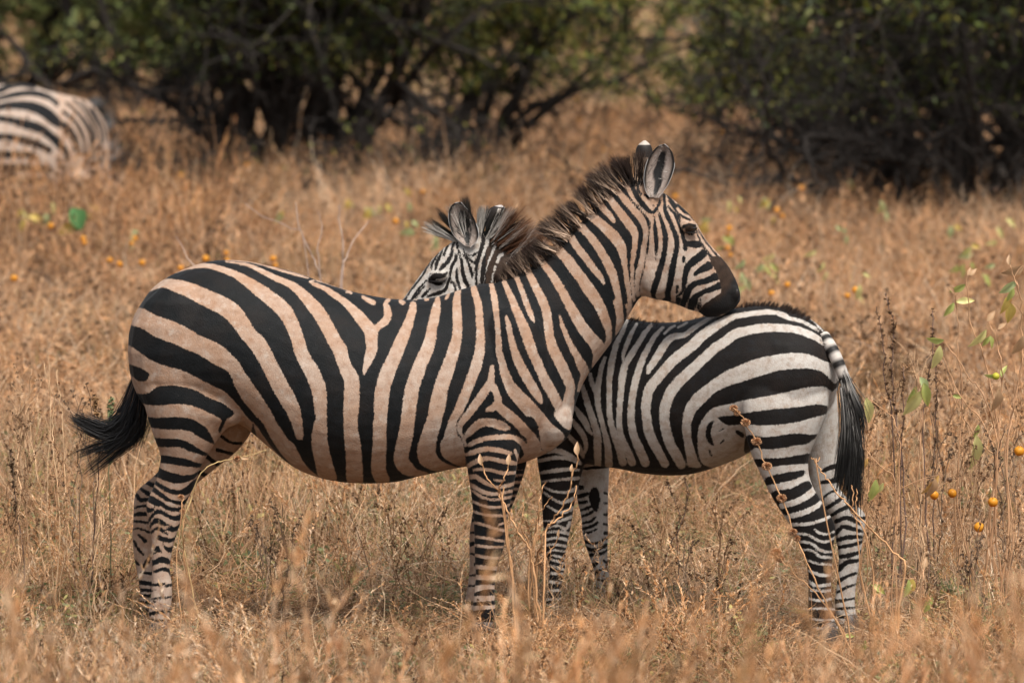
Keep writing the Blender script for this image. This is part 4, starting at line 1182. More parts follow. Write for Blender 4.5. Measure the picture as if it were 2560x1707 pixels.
    blk = coat_front().eval(near_uv) > 0
    cr = np.where(blk[:, None], np.array([[.014, .010, .008]]), np.array([[.50, .36, .26]])) * (.7 + .6 * rng.random((n, 1)))
    ct = np.array([[.024, .012, .008]]) * (.6 + .9 * rng.random((n, 1)))
    side_pale = ~blk & (rng.random(n) < np.interp(s, [0, .5, 1], [.42, .26, .06]))
    ct = np.where(side_pale[:, None], np.array([[.42, .33, .26]]), ct)
    h = np.where(side_pale, h * .48, h)
    d3[:, 1] -= np.where(side_pale, .35, 0)
    buf = Buf()
    for sel, rp in ((blk, 1.0), (~blk, 1.5)):
        hair_strip(buf, roots[sel], d3[sel], h[sel], np.full(int(sel.sum()), .0024), cr[sel], ct[sel], seg=6, jitter=.04, ramp=rp)
    link_mesh('mane', buf.mesh('mane'), M_HAIR, root)
    # tail swung to the rear
    core = [at(352, 925, .0), at(344, 985, .0), at(335, 1040, .0)]
    b2 = Buf()
    tube(b2, catmull(core, 5), np.linspace(.022, .016, 11), (.012, .011, .011), 10)
    dock = link_mesh('tail', b2.mesh('tail'), M_HAIR, root)
    guides = [[(350,935),(338,1000),(318,1055),(275,1085),(225,1070),(180,1042)], [(352,940),(345,1010),(325,1070),(285,1105),(245,1115),(195,1135)], [(352,940),(350,1015),(335,1078),(300,1112),(265,1140),(218,1178)], [(350,930),(335,990),(310,1050),(270,1075),(230,1062),(190,1046)], [(352,940),(352,1000),(345,1060),(338,1095),(336,1115)]]
    wts = [.3, .18, .22, .2, .1]
    P = []
    for g, w in zip(guides, wts):
        gc = catmull(np.array([[*at(*q, 0.0)] for q in g]), 3)
        k = int(1500 * w)
        tt = np.linspace(0, 1, len(gc))
        end = .75 + .3 * rng.random(k)
        spread = rng.normal(size=(k, 3)) * np.array([.018, .02, .018])
        cc = np.stack([[np.interp(np.linspace(0, min(e, 1), 9), tt, gc[:, a]) for a in range(3)] for e in end]).transpose(0, 2, 1)
        grow = np.interp(np.linspace(0, 1, 9), [0, .45, .7, 1], [.4, 1.1, .9, .8])
        P.append(cc + spread[:, None] * grow[None, :, None])
    P = np.concatenate(P)
    c0 = np.array([[.010, .010, .011]]) * (.5 + rng.random((len(P), 1)))
    pale = (rng.random(len(P)) < .10)
    col = np.repeat(c0[:, None], 9, 1)
    col[pale, :3] = np.array([.20, .13, .09])
    b3 = Buf()
    ribbons(b3, P, np.full(len(P), .0030), col, taper=np.linspace(1, .25, 9))
    link_mesh('tail_hair', b3.mesh('tail_hair'), M_HAIR, dock, (0, 0, 0))
    for px, Y in ((400, -.13), (1214, -.145), (372, .14), (1190, .15)):
        hoof(root, px, 1590, Y, .046)
    return root
build_front_zebra()
# ------------------------------------------------------------------ smaller zebra behind, heading away to the left
YAW_DY = -0.52 / 680.0

def yb(px):
    return 0.40 + (px - 1400) * YAW_DY if px > 1400 else 0.40 + min((1400 - px) * .00085, .13)

def coat_rear():
    c = Coat(+1)
    # flank
    c.W(7, (425,790,14), (440,870,22), (470,935,26)); c.W(7, (560,640,16), (530,720,20), (510,820,22), (490,920,30), (490,1010,28), (500,1100,24), (525,1200,22), (550,1300,24), (575,1400,28), (590,1500,32), (595,1620,34))
    c.W(7, (350,900,20), (370,960,26), (400,1060,28), (430,1150,30), (465,1260,32), (490,1360,34), (490,1450,36), (495,1620,30))
    c.W(7, (270,1080,16), (320,1150,26), (370,1220,30), (410,1300,20), (440,1340,10)); c.W(7, (240,1190,16), (310,1280,24), (360,1350,26), (385,1440,18), (375,1510,12)); c.W(7, (200,1330,16), (290,1420,24), (340,1500,22), (360,1550,14))
    c.W(7, (760,300,14), (720,400,20), (670,500,24), (640,600,28), (615,720,30), (600,850,26), (598,1000,24), (600,1120,26), (615,1240,28), (650,1360,30), (690,1470,34), (725,1600,36))
    c.W(7, (850,330,12), (800,420,20), (760,520,20), (730,600,16), (722,680,6))
    c.W(7, (985,340,16), (920,420,22), (870,500,24), (820,580,28), (770,660,30), (735,730,32), (715,850,32), (705,960,28), (695,1080,26), (690,1200,26), (695,1300,28), (720,1400,32), (760,1480,34), (810,1600,34))
    c.W(7, (1090,360,14), (1020,440,20), (970,520,24), (920,620,28), (880,720,30), (850,820,32), (825,920,32), (810,1020,32), (800,1120,32), (800,1220,34), (815,1320,36), (850,1420,38), (890,1510,40), (930,1600,40))
    c.W(7, (1640,240,10), (1530,275,16), (1450,320,18), (1370,370,22), (1290,430,24), (1190,445,30), (1120,500,36), (1070,580,36), (1020,660,34), (970,730,28), (950,778,14))
    c.W(7, (1230,362,8), (1290,332,10), (1315,318,7)); c.W(7, (1105,420,8), (1150,375,12), (1200,345,9))
    c.W(7, (2230,250,12), (2150,228,18), (2050,220,24), (1900,235,24), (1760,260,26), (1680,290,34), (1560,360,42), (1450,440,46), (1380,510,48), (1280,590,48), (1180,670,46), (1100,760,46), (1030,840,46), (970,920,46), (945,1010,44), (935,1110,42), (945,1210,42), (960,1310,44), (1000,1410,44), (1050,1500,40), (1110,1610,38))
    c.W(8, (680,150,16), (760,180,16), (860,205,14), (930,240,14), (1000,280,14))
    c.W(8, (1055,400,14), (1000,350,24), (920,310,28), (820,275,30), (700,260,32), (560,260,34), (430,280,36), (320,310,40), (240,370,40), (150,430,40), (60,510,40), (0,570,40))
    c.W(7, (1395,714,46), (1300,800,48), (1220,880,50), (1160,960,50), (1120,1060,48), (1105,1150,46), (1110,1250,46), (1130,1350,46), (1165,1450,46), (1220,1540,46), (1260,1620,40))
    c.WP(8, (370,560), (480,515), (620,485), (780,465), (920,475), (1040,530), (1150,570), (1160,720), (1110,695), (1060,640), (980,600), (860,590), (720,600), (560,640), (400,690), (250,740), (150,790), (60,880), (0,940), (-60,1010), (-60,880), (0,790), (60,740), (140,680), (250,610))
    c.WP(7, (1395,961), (1330,1040), (1290,1120), (1270,1220), (1270,1330), (1290,1440), (1310,1568), (1330,1640), (1440,1640), (1410,1568), (1370,1450), (1350,1350), (1350,1260), (1370,1180), (1410,1085))
    # thigh and groin: pale ground
    c.WP(8, (1150,800), (1120,790), (1060,745), (980,740), (860,755), (720,790), (560,820), (400,850), (280,880), (150,910), (80,970), (30,1050), (15,1150), (20,1280), (60,1372), (180,1420), (330,1500), (500,2400), (1300,2400), (1300,800))
    c.K(8, (140,1025,10), (110,1060,20), (100,1120,22), (115,1180,20), (140,1215,8)); c.K(8, (200,1200,5), (225,1175,7)); c.K(8, (110,1260,9), (125,1300,9)); c.K(8, (190,1100,4), (225,1085,6))
    c.KP(8, (180,990), (320,970), (420,950), (560,930), (720,915), (860,900), (980,885), (1055,890), (1085,925), (1065,962), (980,985), (860,1020), (720,1045), (560,1055), (420,1050), (350,1050), (250,1050))
    c.K(8, (335,1105,14), (372,1132,18), (383,1148,10))
    c.KP(8, (410,1140), (480,1140), (560,1150), (700,1135), (820,1120), (940,1130), (990,1125), (975,1155), (900,1210), (800,1220), (680,1245), (560,1250), (480,1240), (410,1288), (392,1240))
    c.KP(8, (465,1340), (560,1325), (700,1320), (820,1300), (940,1285), (935,1360), (860,1370), (740,1380), (600,1395), (490,1390))
    c.K(8, (530,1440,16)); c.KP(8, (600,1470), (700,1445), (800,1430), (875,1420), (895,1440), (860,1472), (760,1510), (660,1530), (560,1545), (565,1490))
    # near hind leg below the stifle: dark ground, pale lines
    c.KP(11, (75,335), (200,310), (300,262), (345,300), (420,430), (510,560), (540,1500), (280,1500), (230,640), (100,420))
    c.W(11, (140,425,18), (250,390,20), (330,340,22), (350,310,16)); c.W(11, (190,492,16), (290,465,16), (360,430,16), (395,398,10))
    c.W(11, (205,545,11), (310,540,10), (400,515,10), (450,492,8)); c.W(11, (350,575,6), (390,600,8), (440,605,6), (480,588,6)); c.W(11, (230,603,8), (310,610,8), (370,645,9), (430,655,8), (480,630,7))
    c.W(11, (255,655,8), (330,665,8), (390,710,9), (440,720,8), (485,713,6)); c.W(11, (275,705,7), (340,715,7), (390,750,8), (480,758,7)); c.W(11, (300,770,6), (350,790,7), (400,800,7), (480,805,6))
    c.W(11, (310,840,9), (390,870,10), (450,870,8), (480,845,6)); c.W(11, (310,908,8), (370,940,10), (460,928,9)); c.W(11, (330,965,8), (420,975,9), (480,963,8)); c.W(11, (310,1020,7), (390,1035,8), (480,1018,7))
    c.W(11, (310,1090,6), (380,1085,7), (490,1090,6)); c.W(11, (310,1150,6), (400,1160,7), (500,1158,6)); c.W(11, (320,1210,6), (410,1215,7), (500,1208,6)); c.W(11, (320,1262,5), (500,1258,5))
    # near foreleg
    c.W(10, (560,215,10), (600,215,14), (680,215,16), (760,250,14), (805,280,10)); c.W(10, (550,275,10), (650,255,12), (740,260,12), (810,290,10)); c.W(10, (550,350,8), (640,335,12), (730,325,12), (800,330,8)); c.W(10, (560,402,6), (660,390,8), (740,385,10), (800,380,10))
    c.W(10, (580,428,6), (650,460,7), (730,465,8), (790,440,14)); c.W(10, (590,468,7), (640,505,8), (700,530,9), (770,505,14)); c.W(10, (610,550,6), (690,590,8), (760,565,14)); c.W(10, (580,640,5), (680,640,7), (760,615,10)); c.W(10, (590,690,5), (670,670,6), (720,690,10), (750,650,10))
    c.W(10, (580,720,6), (660,705,7), (745,720,12)); c.W(10, (585,760,8), (660,745,8), (745,760,10)); c.W(10, (590,790,7), (660,785,7), (735,800,8)); c.W(10, (600,840,5), (650,820,6), (730,830,6)); c.W(10, (640,848,6), (725,872,7)); c.W(10, (620,875,6), (720,905,7)); c.W(10, (620,912,6), (720,942,7))
    c.W(10, (620,960,8), (700,966,8)); c.W(10, (590,1010,10), (690,1020,8)); c.W(10, (600,1070,8), (690,1065,8)); c.W(10, (600,1120,7), (690,1118,6)); c.W(10, (600,1155,8), (690,1172,8))
    # head
    c.WP(6, (-400,2400), (-100,1700), (50,1440), (120,1320), (220,1170), (330,1010), (440,870), (560,740), (700,640), (1000,540), (1200,560), (1270,720), (1200,900), (1140,1050), (1100,1260), (1100,2000), (300,2600))
    c.K(6, (1190,590,18), (1200,700,30), (1170,800,34), (1130,900,36), (1100,1000,34), (1085,1100,32), (1075,1200,30), (1070,1300,28), (1070,1600,28)); c.K(6, (1060,590,14), (1090,680,26), (1070,770,30), (1040,870,26), (1010,960,28), (1000,1000,22), (996,1150,18), (996,1300,20), (996,1600,20))
    c.K(6, (830,800,10), (850,870,14), (910,930,16), (960,970,16), (1000,990,18)); c.K(6, (880,860,10), (920,890,14), (970,870,18), (1020,830,12))
    c.K(6, (750,720,20), (750,790,16), (790,850,10), (850,910,12), (890,980,18), (920,1060,24), (940,1130,22), (945,1180,8)); c.K(6, (760,830,10), (790,900,16), (810,980,22), (815,1060,24), (830,1150,26), (860,1230,30), (895,1300,24), (950,1600,24))
    c.K(6, (745,1050,10), (740,1110,20), (745,1180,20), (765,1260,22), (790,1340,20), (820,1600,20)); c.K(6, (730,866,14), (730,920,24), (700,980,24), (670,1040,22), (660,1110,20), (650,1170,18), (680,1230,16), (715,1290,18), (740,1400,16))
    c.K(6, (650,1170,18), (620,1250,22), (595,1320,24), (520,1370,28), (430,1395,24), (360,1420,12)); c.K(6, (720,680,12), (690,750,18), (680,830,22), (660,900,26), (610,980,30), (550,1040,28), (515,1075,14))
    c.K(6, (640,710,14), (600,800,18), (575,880,14)); c.K(6, (560,800,10), (520,890,22), (480,980,22), (465,1060,14), (460,1082,6)); c.K(6, (500,850,14), (440,950,18), (410,1020,16), (415,1070,10)); c.K(6, (400,940,12), (340,1060,16), (290,1150,14), (240,1210,14), (180,1290,14), (120,1370,12), (40,1500,12))
    c.K(6, (610,1110,18), (560,1150,30), (480,1150,44), (430,1170,38), (395,1210,28), (480,1240,34), (545,1250,20)); c.K(6, (390,1190,10), (340,1212,12), (290,1270,16), (230,1340,18), (170,1430,16), (110,1540,14)); c.K(6, (330,1280,10), (260,1340,14), (205,1430,14)); c.K(6, (395,1310,14), (340,1370,20), (285,1430,16))
    for p in (((1345,850,16),(1330,880,20)), ((1310,880,22),(1295,905,22)), ((1285,940,20),(1270,970,20)), ((1245,1020,16),(1232,1080,20)), ((1220,1120,14),(1205,1220,18)), ((1390,985,8),(1405,1010,10)), ((1480,1060,10),(1500,1090,10))):
        c.W(6, *p)
    return c

def coat_rear_far():
    c = Coat(-1)
    c.K(11, (395,205,10), (460,175,18), (520,160,14)); c.K(11, (395,275,10), (500,255,18), (530,250,12)); c.K(11, (390,415,12), (430,350,8), (490,325,10)); c.K(11, (420,445,12), (490,400,14), (530,370,10)); c.K(11, (450,492,10), (520,450,14), (590,420,14)); c.K(11, (490,525,14), (560,500,16), (650,540,10)); c.K(11, (590,450,10), (640,500,10), (690,500,12))
    c.K(11, (490,602,14), (530,560,14), (590,570,16), (660,590,10)); c.K(11, (505,642,14), (580,625,16), (660,625,10)); c.K(11, (505,692,12), (580,680,14), (660,655,10)); c.K(11, (520,752,14), (590,740,16), (655,718,10)); c.K(11, (510,832,20), (560,790,16), (640,775,12)); c.K(11, (500,912,18), (560,880,10), (620,858,10)); c.K(11, (500,980,10), (560,950,10), (620,928,8))
    c.K(11, (480,1042,16), (560,1030,10), (620,1018,8)); c.K(11, (480,1090,10), (620,1080,8)); c.K(11, (480,1142,12), (620,1140,8)); c.K(11, (480,1200,12), (630,1195,10)); c.K(11, (480,1260,14), (640,1250,14)); c.K(11, (460,1330,20), (640,1330,20))
    # far foreleg with its chestnut
    c.K(10, (895,455,22), (897,480,32), (899,510,34), (902,545,24), (906,575,10))
    c.K(10, (785,430,16), (820,437,14)); c.K(10, (790,492,12), (840,480,14), (862,470,6)); c.K(10, (800,530,10), (850,525,10)); c.K(10, (805,578,8), (860,560,10), (882,545,6)); c.K(10, (810,616,8), (870,595,10), (892,575,6)); c.K(10, (815,656,8), (870,645,10), (902,620,8)); c.K(10, (815,692,9), (880,675,10), (917,650,10)); c.K(10, (820,720,6), (870,710,8), (912,690,6))
    c.K(10, (830,765,12), (890,780,8), (950,760,8), (990,738,8)); c.K(10, (960,715,12), (990,715,14)); c.K(10, (835,800,12), (900,820,12), (970,788,12)); c.K(10, (870,852,12), (940,840,10), (975,818,8)); c.K(10, (885,915,14), (910,900,14)); c.K(10, (950,880,8), (975,900,10)); c.K(10, (900,962,12), (950,935,8), (985,950,6)); c.K(10, (920,1002,8), (995,1010,8)); c.K(10, (955,1032,5), (1000,1040,6))
    c.K(10, (920,1086,8), (970,1085,6), (1020,1095,8)); c.K(10, (910,1122,8), (960,1120,6), (1020,1130,6)); c.K(10, (895,1205,16), (940,1150,5)); c.K(10, (1010,1170,10)); c.K(10, (880,1250,16), (1040,1250,16))
    c.K(10, (960,470,8), (985,480,8)); c.K(10, (955,600,8), (985,605,10)); c.K(10, (955,660,8), (985,664,10)); c.K(10, (955,530,6), (985,535,8))
    return c

def build_rear_zebra():
    root = empty('zebra', at(1720, 1590, .15))
    tag(root, 'smaller white striped zebra behind, rump to the right, head looking over the other back', 'zebra', 'zebras in the dry grass')
    ax = unit(np.array([at(1400, 900, .40) - at(2080, 900, -.12)])[0]); ax[2] = 0; ax = unit(ax)
    S = np.array([-ax[1], ax[0], 0.0])
    if S[1] < 0: S = -S
    L = []
    loft(L, [((1350,930),(1350,1040),.05), ((1372,870),(1372,1090),.11), ((1415,815),(1415,1138),.155), ((1480,798),(1480,1160),.18), ((1560,797),(1560,1172),.205), ((1632,806),(1625,1184),.22), ((1700,804),(1695,1188),.23), ((1755,793),(1750,1180),.235), ((1836,771),(1830,1152),.235), ((1918,764),(1905,1112),.225),
             ((1985,780),(1972,1092),.205), ((2030,806),(2022,1065),.175), ((2062,840),(2056,1025),.13), ((2084,885),(2080,980),.07), ((2092,915),(2090,950),.03)], S, yb, 5, 36, .14, .95)
    loft(L, [((1540,800),(1440,1110),.15), ((1470,785),(1370,1060),.135), ((1400,730),(1300,970),.11), ((1320,660),(1240,900),.09), ((1255,606),(1200,850),.08), ((1225,590),(1185,840),.07)], S, yb, 5, 28, .12)
    loft(L, [((1228,594),(1185,835),.055), ((1205,583),(1180,838),.072), ((1165,588),(1165,846),.086), ((1122,611),(1132,852),.088), ((1085,645),(1098,855),.080), ((1046,697),(1062,850),.066), ((1006,752),(1032,858),.056), ((968,802),(1000,872),.050), ((944,842),(972,888),.044), ((944,872),(958,888),.02)], S, lambda px: .53 - max(0, 1215 - px) * .0002, 6, 26, .08)
    hy = lambda px: .53 - max(0, 1215 - px) * .0002
    blob(L, at(1096, 690, hy(1096) - .074), (.036, .018, .024)); blob(L, at(1140, 760, hy(1140) - .06), (.06, .03, .08))
    oN, oF = S * -.125, S * .125
    def lego(st, Y):
        loft(L, [(*s, Y) if len(s) == 3 else s for s in st], S, yb, 4, 24)
    for px, py, r in ((1960, 950, (.17, .10, .20)),):
        for sg in (-1, 1):
            cc = np.array(at(px, py, yb(px))) + S * sg * .10
            blob(L, cc, r, np.stack([ax, S, (0, 0, 1)]))
    for sg in (-1, 1):
        cc = np.array(at(1420, 1010, yb(1420))) + S * sg * .10
        blob(L, cc, (.13, .07, .22), np.stack([ax, S, (0, 0, 1)]))
    lego([((1880,900),(2074,930),.08,-.13), ((1858,1000),(2068,1018),.095,-.16), ((1868,1085),(2044,1085),.09,-.17), ((1884,1140),(2021,1140),.075,-.17), ((1905,1185),(2019,1180),.062,-.17), ((1926,1230),(2033,1222),.055,-.17), ((1955,1280),(2060,1265),.048,-.17), ((1979,1315),(2083,1305),.044,-.17), ((1993,1345),(2087,1330),.042,-.17),
          ((2008,1380),(2083,1360),.039,-.17), ((2020,1420),(2079,1410),.033,-.17), ((2022,1460),(2077,1455),.029,-.17), ((2021,1500),(2079,1500),.030,-.17), ((2023,1540),(2089,1530),.034,-.17), ((2029,1568),(2094,1566),.032,-.17), ((2036,1590),(2097,1590),.03,-.17)], -.17)
    lego([((1985,930),(2085,950),.07,.02), ((2005,1040),(2092,1050),.072,.03), ((2018,1120),(2092,1130),.064,.04), ((2025,1180),(2092,1190),.056,.04), ((2032,1230),(2100,1228),.050,.04), ((2052,1268),(2136,1260),.045,.04), ((2084,1302),(2162,1288),.042,.04), ((2090,1345),(2158,1333),.039,.04), ((2098,1385),(2151,1380),.034,.04), ((2096,1430),(2144,1430),.029,.04),
          ((2092,1470),(2138,1470),.028,.04), ((2087,1508),(2136,1512),.032,.04), ((2092,1540),(2141,1545),.031,.04), ((2096,1560),(2146,1565),.03,.04)], .04)
    lego([((1345,1020),(1462,1080),.07,.26), ((1343,1090),(1462,1125),.066,.27), ((1346,1150),(1458,1162),.062,.28), ((1355,1210),(1447,1203),.054,.28), ((1358,1280),(1434,1258),.046,.28), ((1361,1328),(1425,1315),.041,.28), ((1363,1368),(1415,1366),.038,.28), ((1372,1400),(1411,1402),.030,.28), ((1376,1430),(1410,1430),.026,.28), ((1370,1470),(1400,1470),.028,.28), ((1366,1505),(1402,1505),.031,.28), ((1366,1530),(1406,1535),.03,.28), ((1364,1550),(1408,1555),.03,.28)], .28)
    lego([((1440,1090),(1525,1120),.06,.50), ((1446,1170),(1520,1176),.055,.52), ((1444,1236),(1518,1240),.048,.52), ((1455,1290),(1518,1298),.042,.52), ((1459,1335),(1518,1340),.040,.52), ((1472,1380),(1517,1378),.035,.52), ((1485,1420),(1519,1420),.027,.52), ((1491,1455),(1526,1455),.027,.52), ((1491,1490),(1535,1492),.031,.52), ((1488,1520),(1537,1524),.03,.52), ((1486,1535),(1538,1540),.03,.52)], .52)
    V, F = fuse(L, .0062, 9)
    # signed distance from the body's own middle plane
    c0 = np.array(at(1400, 900, .40))
    hd = V[:, 0] < float(at(1330, 700, .5)[0])
    side = (V - c0) @ S
    yh = np.array([hy(px) for px in side_map(V)[:, 0]])
    side = np.where(hd, V[:, 1] - yh, side)
    M = V.copy()
    fl = side > 0
    M[fl & ~hd] -= 2 * side[fl & ~hd, None] * S
    M[fl & hd, 1] -= 2 * side[fl & hd]
    UV, own = side_map(M), side_map(V)
    f = coat_rear().eval(UV)
    leg = fl & (((own[:, 1] > 985) & (own[:, 0] > 1985)) | ((own[:, 1] > 1168) & (own[:, 0] > 1380) & (own[:, 0] < 1600) & (V[:, 2] < float(at(1500, 1176, .45)[2]))))
    f[leg] = coat_rear_far().eval(own[leg])
    dust = .42 - .35 * np.clip((UV[:, 0] - 1850) / 200, 0, 1) - .25 * (UV[:, 0] < 1300) - .2 * np.clip((UV[:, 1] - 1150) / 150, 0, 1)
    dust = np.where(leg, .1, np.clip(dust, .02, 1))
    c_ = np.array([vx(6, 1300, 900)])
    brown = .28 * np.clip((UV[:, 0] - 1980) / 80, 0, 1) * (f > 2) * (UV[:, 1] < 1200)
    brown = np.maximum(brown, .55 * ((UV[:, 0] > 1215) & (UV[:, 0] < 1420) & (UV[:, 1] < 860) & hd & (f > 0)))
    me = np_mesh('body', V, F, True, {'coat': f, 'dust': dust, 'brown': brown})
    mat = coat_material('zebra_coat_white', (.41, .395, .37), (.31, .25, .20), .6, (.0048, .0038, .0034), (.040, .024, .016))
    link_mesh('body', me, mat, root)
    e = link_mesh('eye', sphere_mesh('eye', at(1093, 693, hy(1093) - .070), .0205, (1.2, .8, .8)), M_EYE, root)
    for dz, sq in ((-9, .16), (10, .14)):
        link_mesh('eyelid', sphere_mesh('eyelid', at(1094, 693 + dz, hy(1093) - .070), .026, (1.2, .74, sq)), M_LID, e, (0, 0, 0))
    e = link_mesh('eye', sphere_mesh('eye', at(1093, 693, hy(1093) + .070), .0205, (1.2, .8, .8)), M_EYE, root)
    T = lambda *p: [vx(6, *q) for q in p]
    ear('ear', root, T((860,760),(720,640),(655,500),(640,340),(690,225),(775,190)), T((915,775),(1000,690),(1022,600),(990,470),(925,340),(790,190)), hy(1170) - .06, .55, None)
    ear('ear', root, T((1120,600),(1130,470),(1150,340),(1200,260),(1310,226)), T((1260,640),(1340,500),(1385,400),(1385,290),(1320,226)), hy(1200) + .075, .5, None, inner=False,
        back_col=lambda s, v: np.where(s[:, None] > .90, np.array([[.40, .36, .34]]), np.where((np.abs(v[:, None] - .1) < .22) & (s[:, None] < .8), np.array([[.38, .34, .30]]), np.array([[.014, .010, .008]]))))
    # mane: brush from forelock over the neck
    buf = Buf()
    def brush(pts, n, hts, col_fun, dep_s, lean, yoff=0.0, ncl=30, width=.0024, spread=1.0):
        crest = catmull(np.array(pts, float), 8)
        ck = rng.integers(0, ncl, n)
        cpos = (np.arange(ncl) + .5 + rng.normal(size=ncl) * .2) / ncl
        clen = .75 + .45 * rng.random(ncl)
        s = np.clip(cpos[ck] + rng.normal(size=n) * .27 / ncl, 0, .999)
        t = s * (len(crest) - 1.001); i = t.astype(int); fr = t - i
        p = crest[i] * (1 - fr[:, None]) + crest[i + 1] * fr[:, None]
        tg = unit(crest[np.minimum(i + 2, len(crest) - 1)] - crest[np.maximum(i - 2, 0)])
        nr = np.stack([tg[:, 1], -tg[:, 0]], 1)
        inset = rng.random(n) * 14 - 3
        pr = p - nr * inset[:, None]
        roots = np.array([at(a[0], a[1], (hy(a[0]) if a[0] < 1300 else yb(a[0])) + yoff) for a in pr])
        dep = rng.normal(size=n) * dep_s
        roots[:, 1] += dep
        h = np.interp(s, np.linspace(0, 1, len(hts)), hts) * clen[ck] * (.7 + .35 * rng.random(n)) + inset / 680
        tuft = (cpos[ck] - s) * ncl * .3 + rng.normal(size=ncl)[ck] * .12 + lean(s)
        d3 = np.stack([nr[:, 0] + tg[:, 0] * tuft, rng.normal(size=n) * .09 * spread + dep * 5, -(nr[:, 1] + tg[:, 1] * tuft)], 1)
        cr, ct = col_fun(cpos[ck], n)
        hair_strip(buf, roots, d3, h, np.full(n, width), cr, ct, seg=5, jitter=.045, ramp=2.2)
    def head_cols(s, n):
        band = (np.sin(s * 26.0 + .5) > -.05)
        cr = np.where(band[:, None], np.array([[.50, .47, .43]]), np.array([[.010, .012, .010]])) * (.7 + .5 * rng.random((n, 1)))
        ct = np.where((band & (rng.random(n) < .55))[:, None], np.array([[.36, .33, .29]]), np.array([[.022, .014, .010]]))
        return cr, ct
    P6 = lambda *q: [vx(6, *x) for x in q]
    brush(P6((690,680),(760,625),(850,590),(960,570),(1060,575),(1140,610),(1200,660),(1240,710)), 3000, [.125, .11, .12, .125, .13, .13], head_cols, .013, lambda s: np.interp(s, [0, .2, .5, 1], [-.55, -.15, .0, .12]), 0, 30)
    def neck_cols(s, n):
        band = np.sin(s * 30.0) > .55
        cr = np.where(band[:, None], np.array([[.40, .35, .31]]), np.array([[.085, .036, .017]])) * (.6 + .6 * rng.random((n, 1)))
        ct = np.where((band & (rng.random(n) < .5))[:, None], np.array([[.35, .27, .22]]), np.array([[.14, .060, .026]]) * (.5 + .8 * rng.random((n, 1))))
        return cr, ct
    brush(P6((1200,660),(1300,720),(1420,830),(1560,960),(1750,1120),(2100,1400)), 3600, [.14, .15, .14, .11, .08], neck_cols, .02, lambda s: .15 + 0 * s, -.01, 34)
    me_mane = buf.mesh('mane')
    link_mesh('mane', me_mane, M_HAIR, root)
    buf = Buf()
    def dark_cols(s, n):
        c1 = np.array([[.022, .013, .009]]) * (.5 + .9 * rng.random((n, 1)))
        return c1, np.array([[.038, .021, .013]]) * (.5 + 1.0 * rng.random((n, 1)))
    brush([(1568,806), (1600,812), (1650,818), (1700,816), (1755,804), (1800,790), (1836,782), (1880,775), (1918,775), (1955,782), (1985,791), (2015,809), (2046,835), (2062,858)], 4200, [.034, .026, .024, .026, .030, .034, .036, .038, .034, .026, .016], dark_cols, .020, lambda s: .55 + 0 * s, 0, 90, .0022, 1.6)
    link_mesh('dorsal_fur', buf.mesh('dorsal_fur'), M_HAIR, root)
    # tail: ringed dock, then a brush of grey and black hair
    ty = lambda t: -.16 - .02 * t
    g = catmull(np.array([[*at(*q, y)] for q, y in (((2058,842), -.10), ((2080,875), -.15), ((2103,925), -.18), ((2122,985), -.19), ((2132,1040), -.19))]), 6)
    b2 = Buf()
    n = len(g)
    seg_c = np.array([(.46, .42, .38) if (i // 2) % 2 == 0 else (.013, .011, .010) for i in range(n)])
    A = np.repeat(seg_c, 12, axis=0)
    tube(b2, g, np.interp(np.linspace(0, 1, n), [0, .3, 1], [.026, .024, .016]), A, 12)
    dock = link_mesh('tail', b2.mesh('tail'), M_HAIR, root)
    P, cols = [], []
    for pts, k, w in (([(2106,945),(2122,1020),(2130,1090),(2126,1160),(2114,1235)], 620, .017), ([(2112,990),(2130,1060),(2138,1120),(2136,1190),(2128,1275)], 560, .014), ([(2108,1000),(2112,1080),(2104,1160),(2094,1215)], 260, .010), ([(2105,920),(2126,985),(2144,1040),(2150,1085)], 360, .013), ([(2120,1060),(2134,1140),(2140,1210),(2142,1290)], 160, .010)):
        gc = catmull(np.array([[*at(*q, -.19)] for q in pts]), 4)
        tt = np.linspace(0, 1, len(gc))
        st = rng.random(k) * .35; en = .7 + .35 * rng.random(k)
        cc = np.stack([[np.interp(np.linspace(a, min(b, 1.0), 8), tt, gc[:, ax_]) for ax_ in range(3)] for a, b in zip(st, en)]).transpose(0, 2, 1)
        sp = rng.normal(size=(k, 3)) * w
        P.append(cc + sp[:, None] * np.interp(np.linspace(0, 1, 8), [0, .5, 1], [.45, 1, 1.1])[None, :, None])
        u = np.linspace(0, 1, 8)[None] * (en - st)[:, None] + st[:, None]
        grey = np.where(rng.random((k, 1)) < .55, .22 + .3 * rng.random((k, 1)), .02)
        g_ = grey * np.clip(1.25 - u * 2.1, 0, 1) + .011
        cols.append(g_[..., None] * np.array([1, .96, .90]))
    b3 = Buf()
    P, cols = np.concatenate(P), np.concatenate(cols)
    ribbons(b3, P, np.full(len(P), .0028), cols, taper=np.linspace(1, .3, 8))
    link_mesh('tail_hair', b3.mesh('tail_hair'), M_HAIR, dock, (0, 0, 0))
    for px, Y in ((2068, -.17), (2122, .04), (1386, .28), (1512, .52)):
        hoof(root, px, 1590, Y, .040)
    return root
build_rear_zebra()
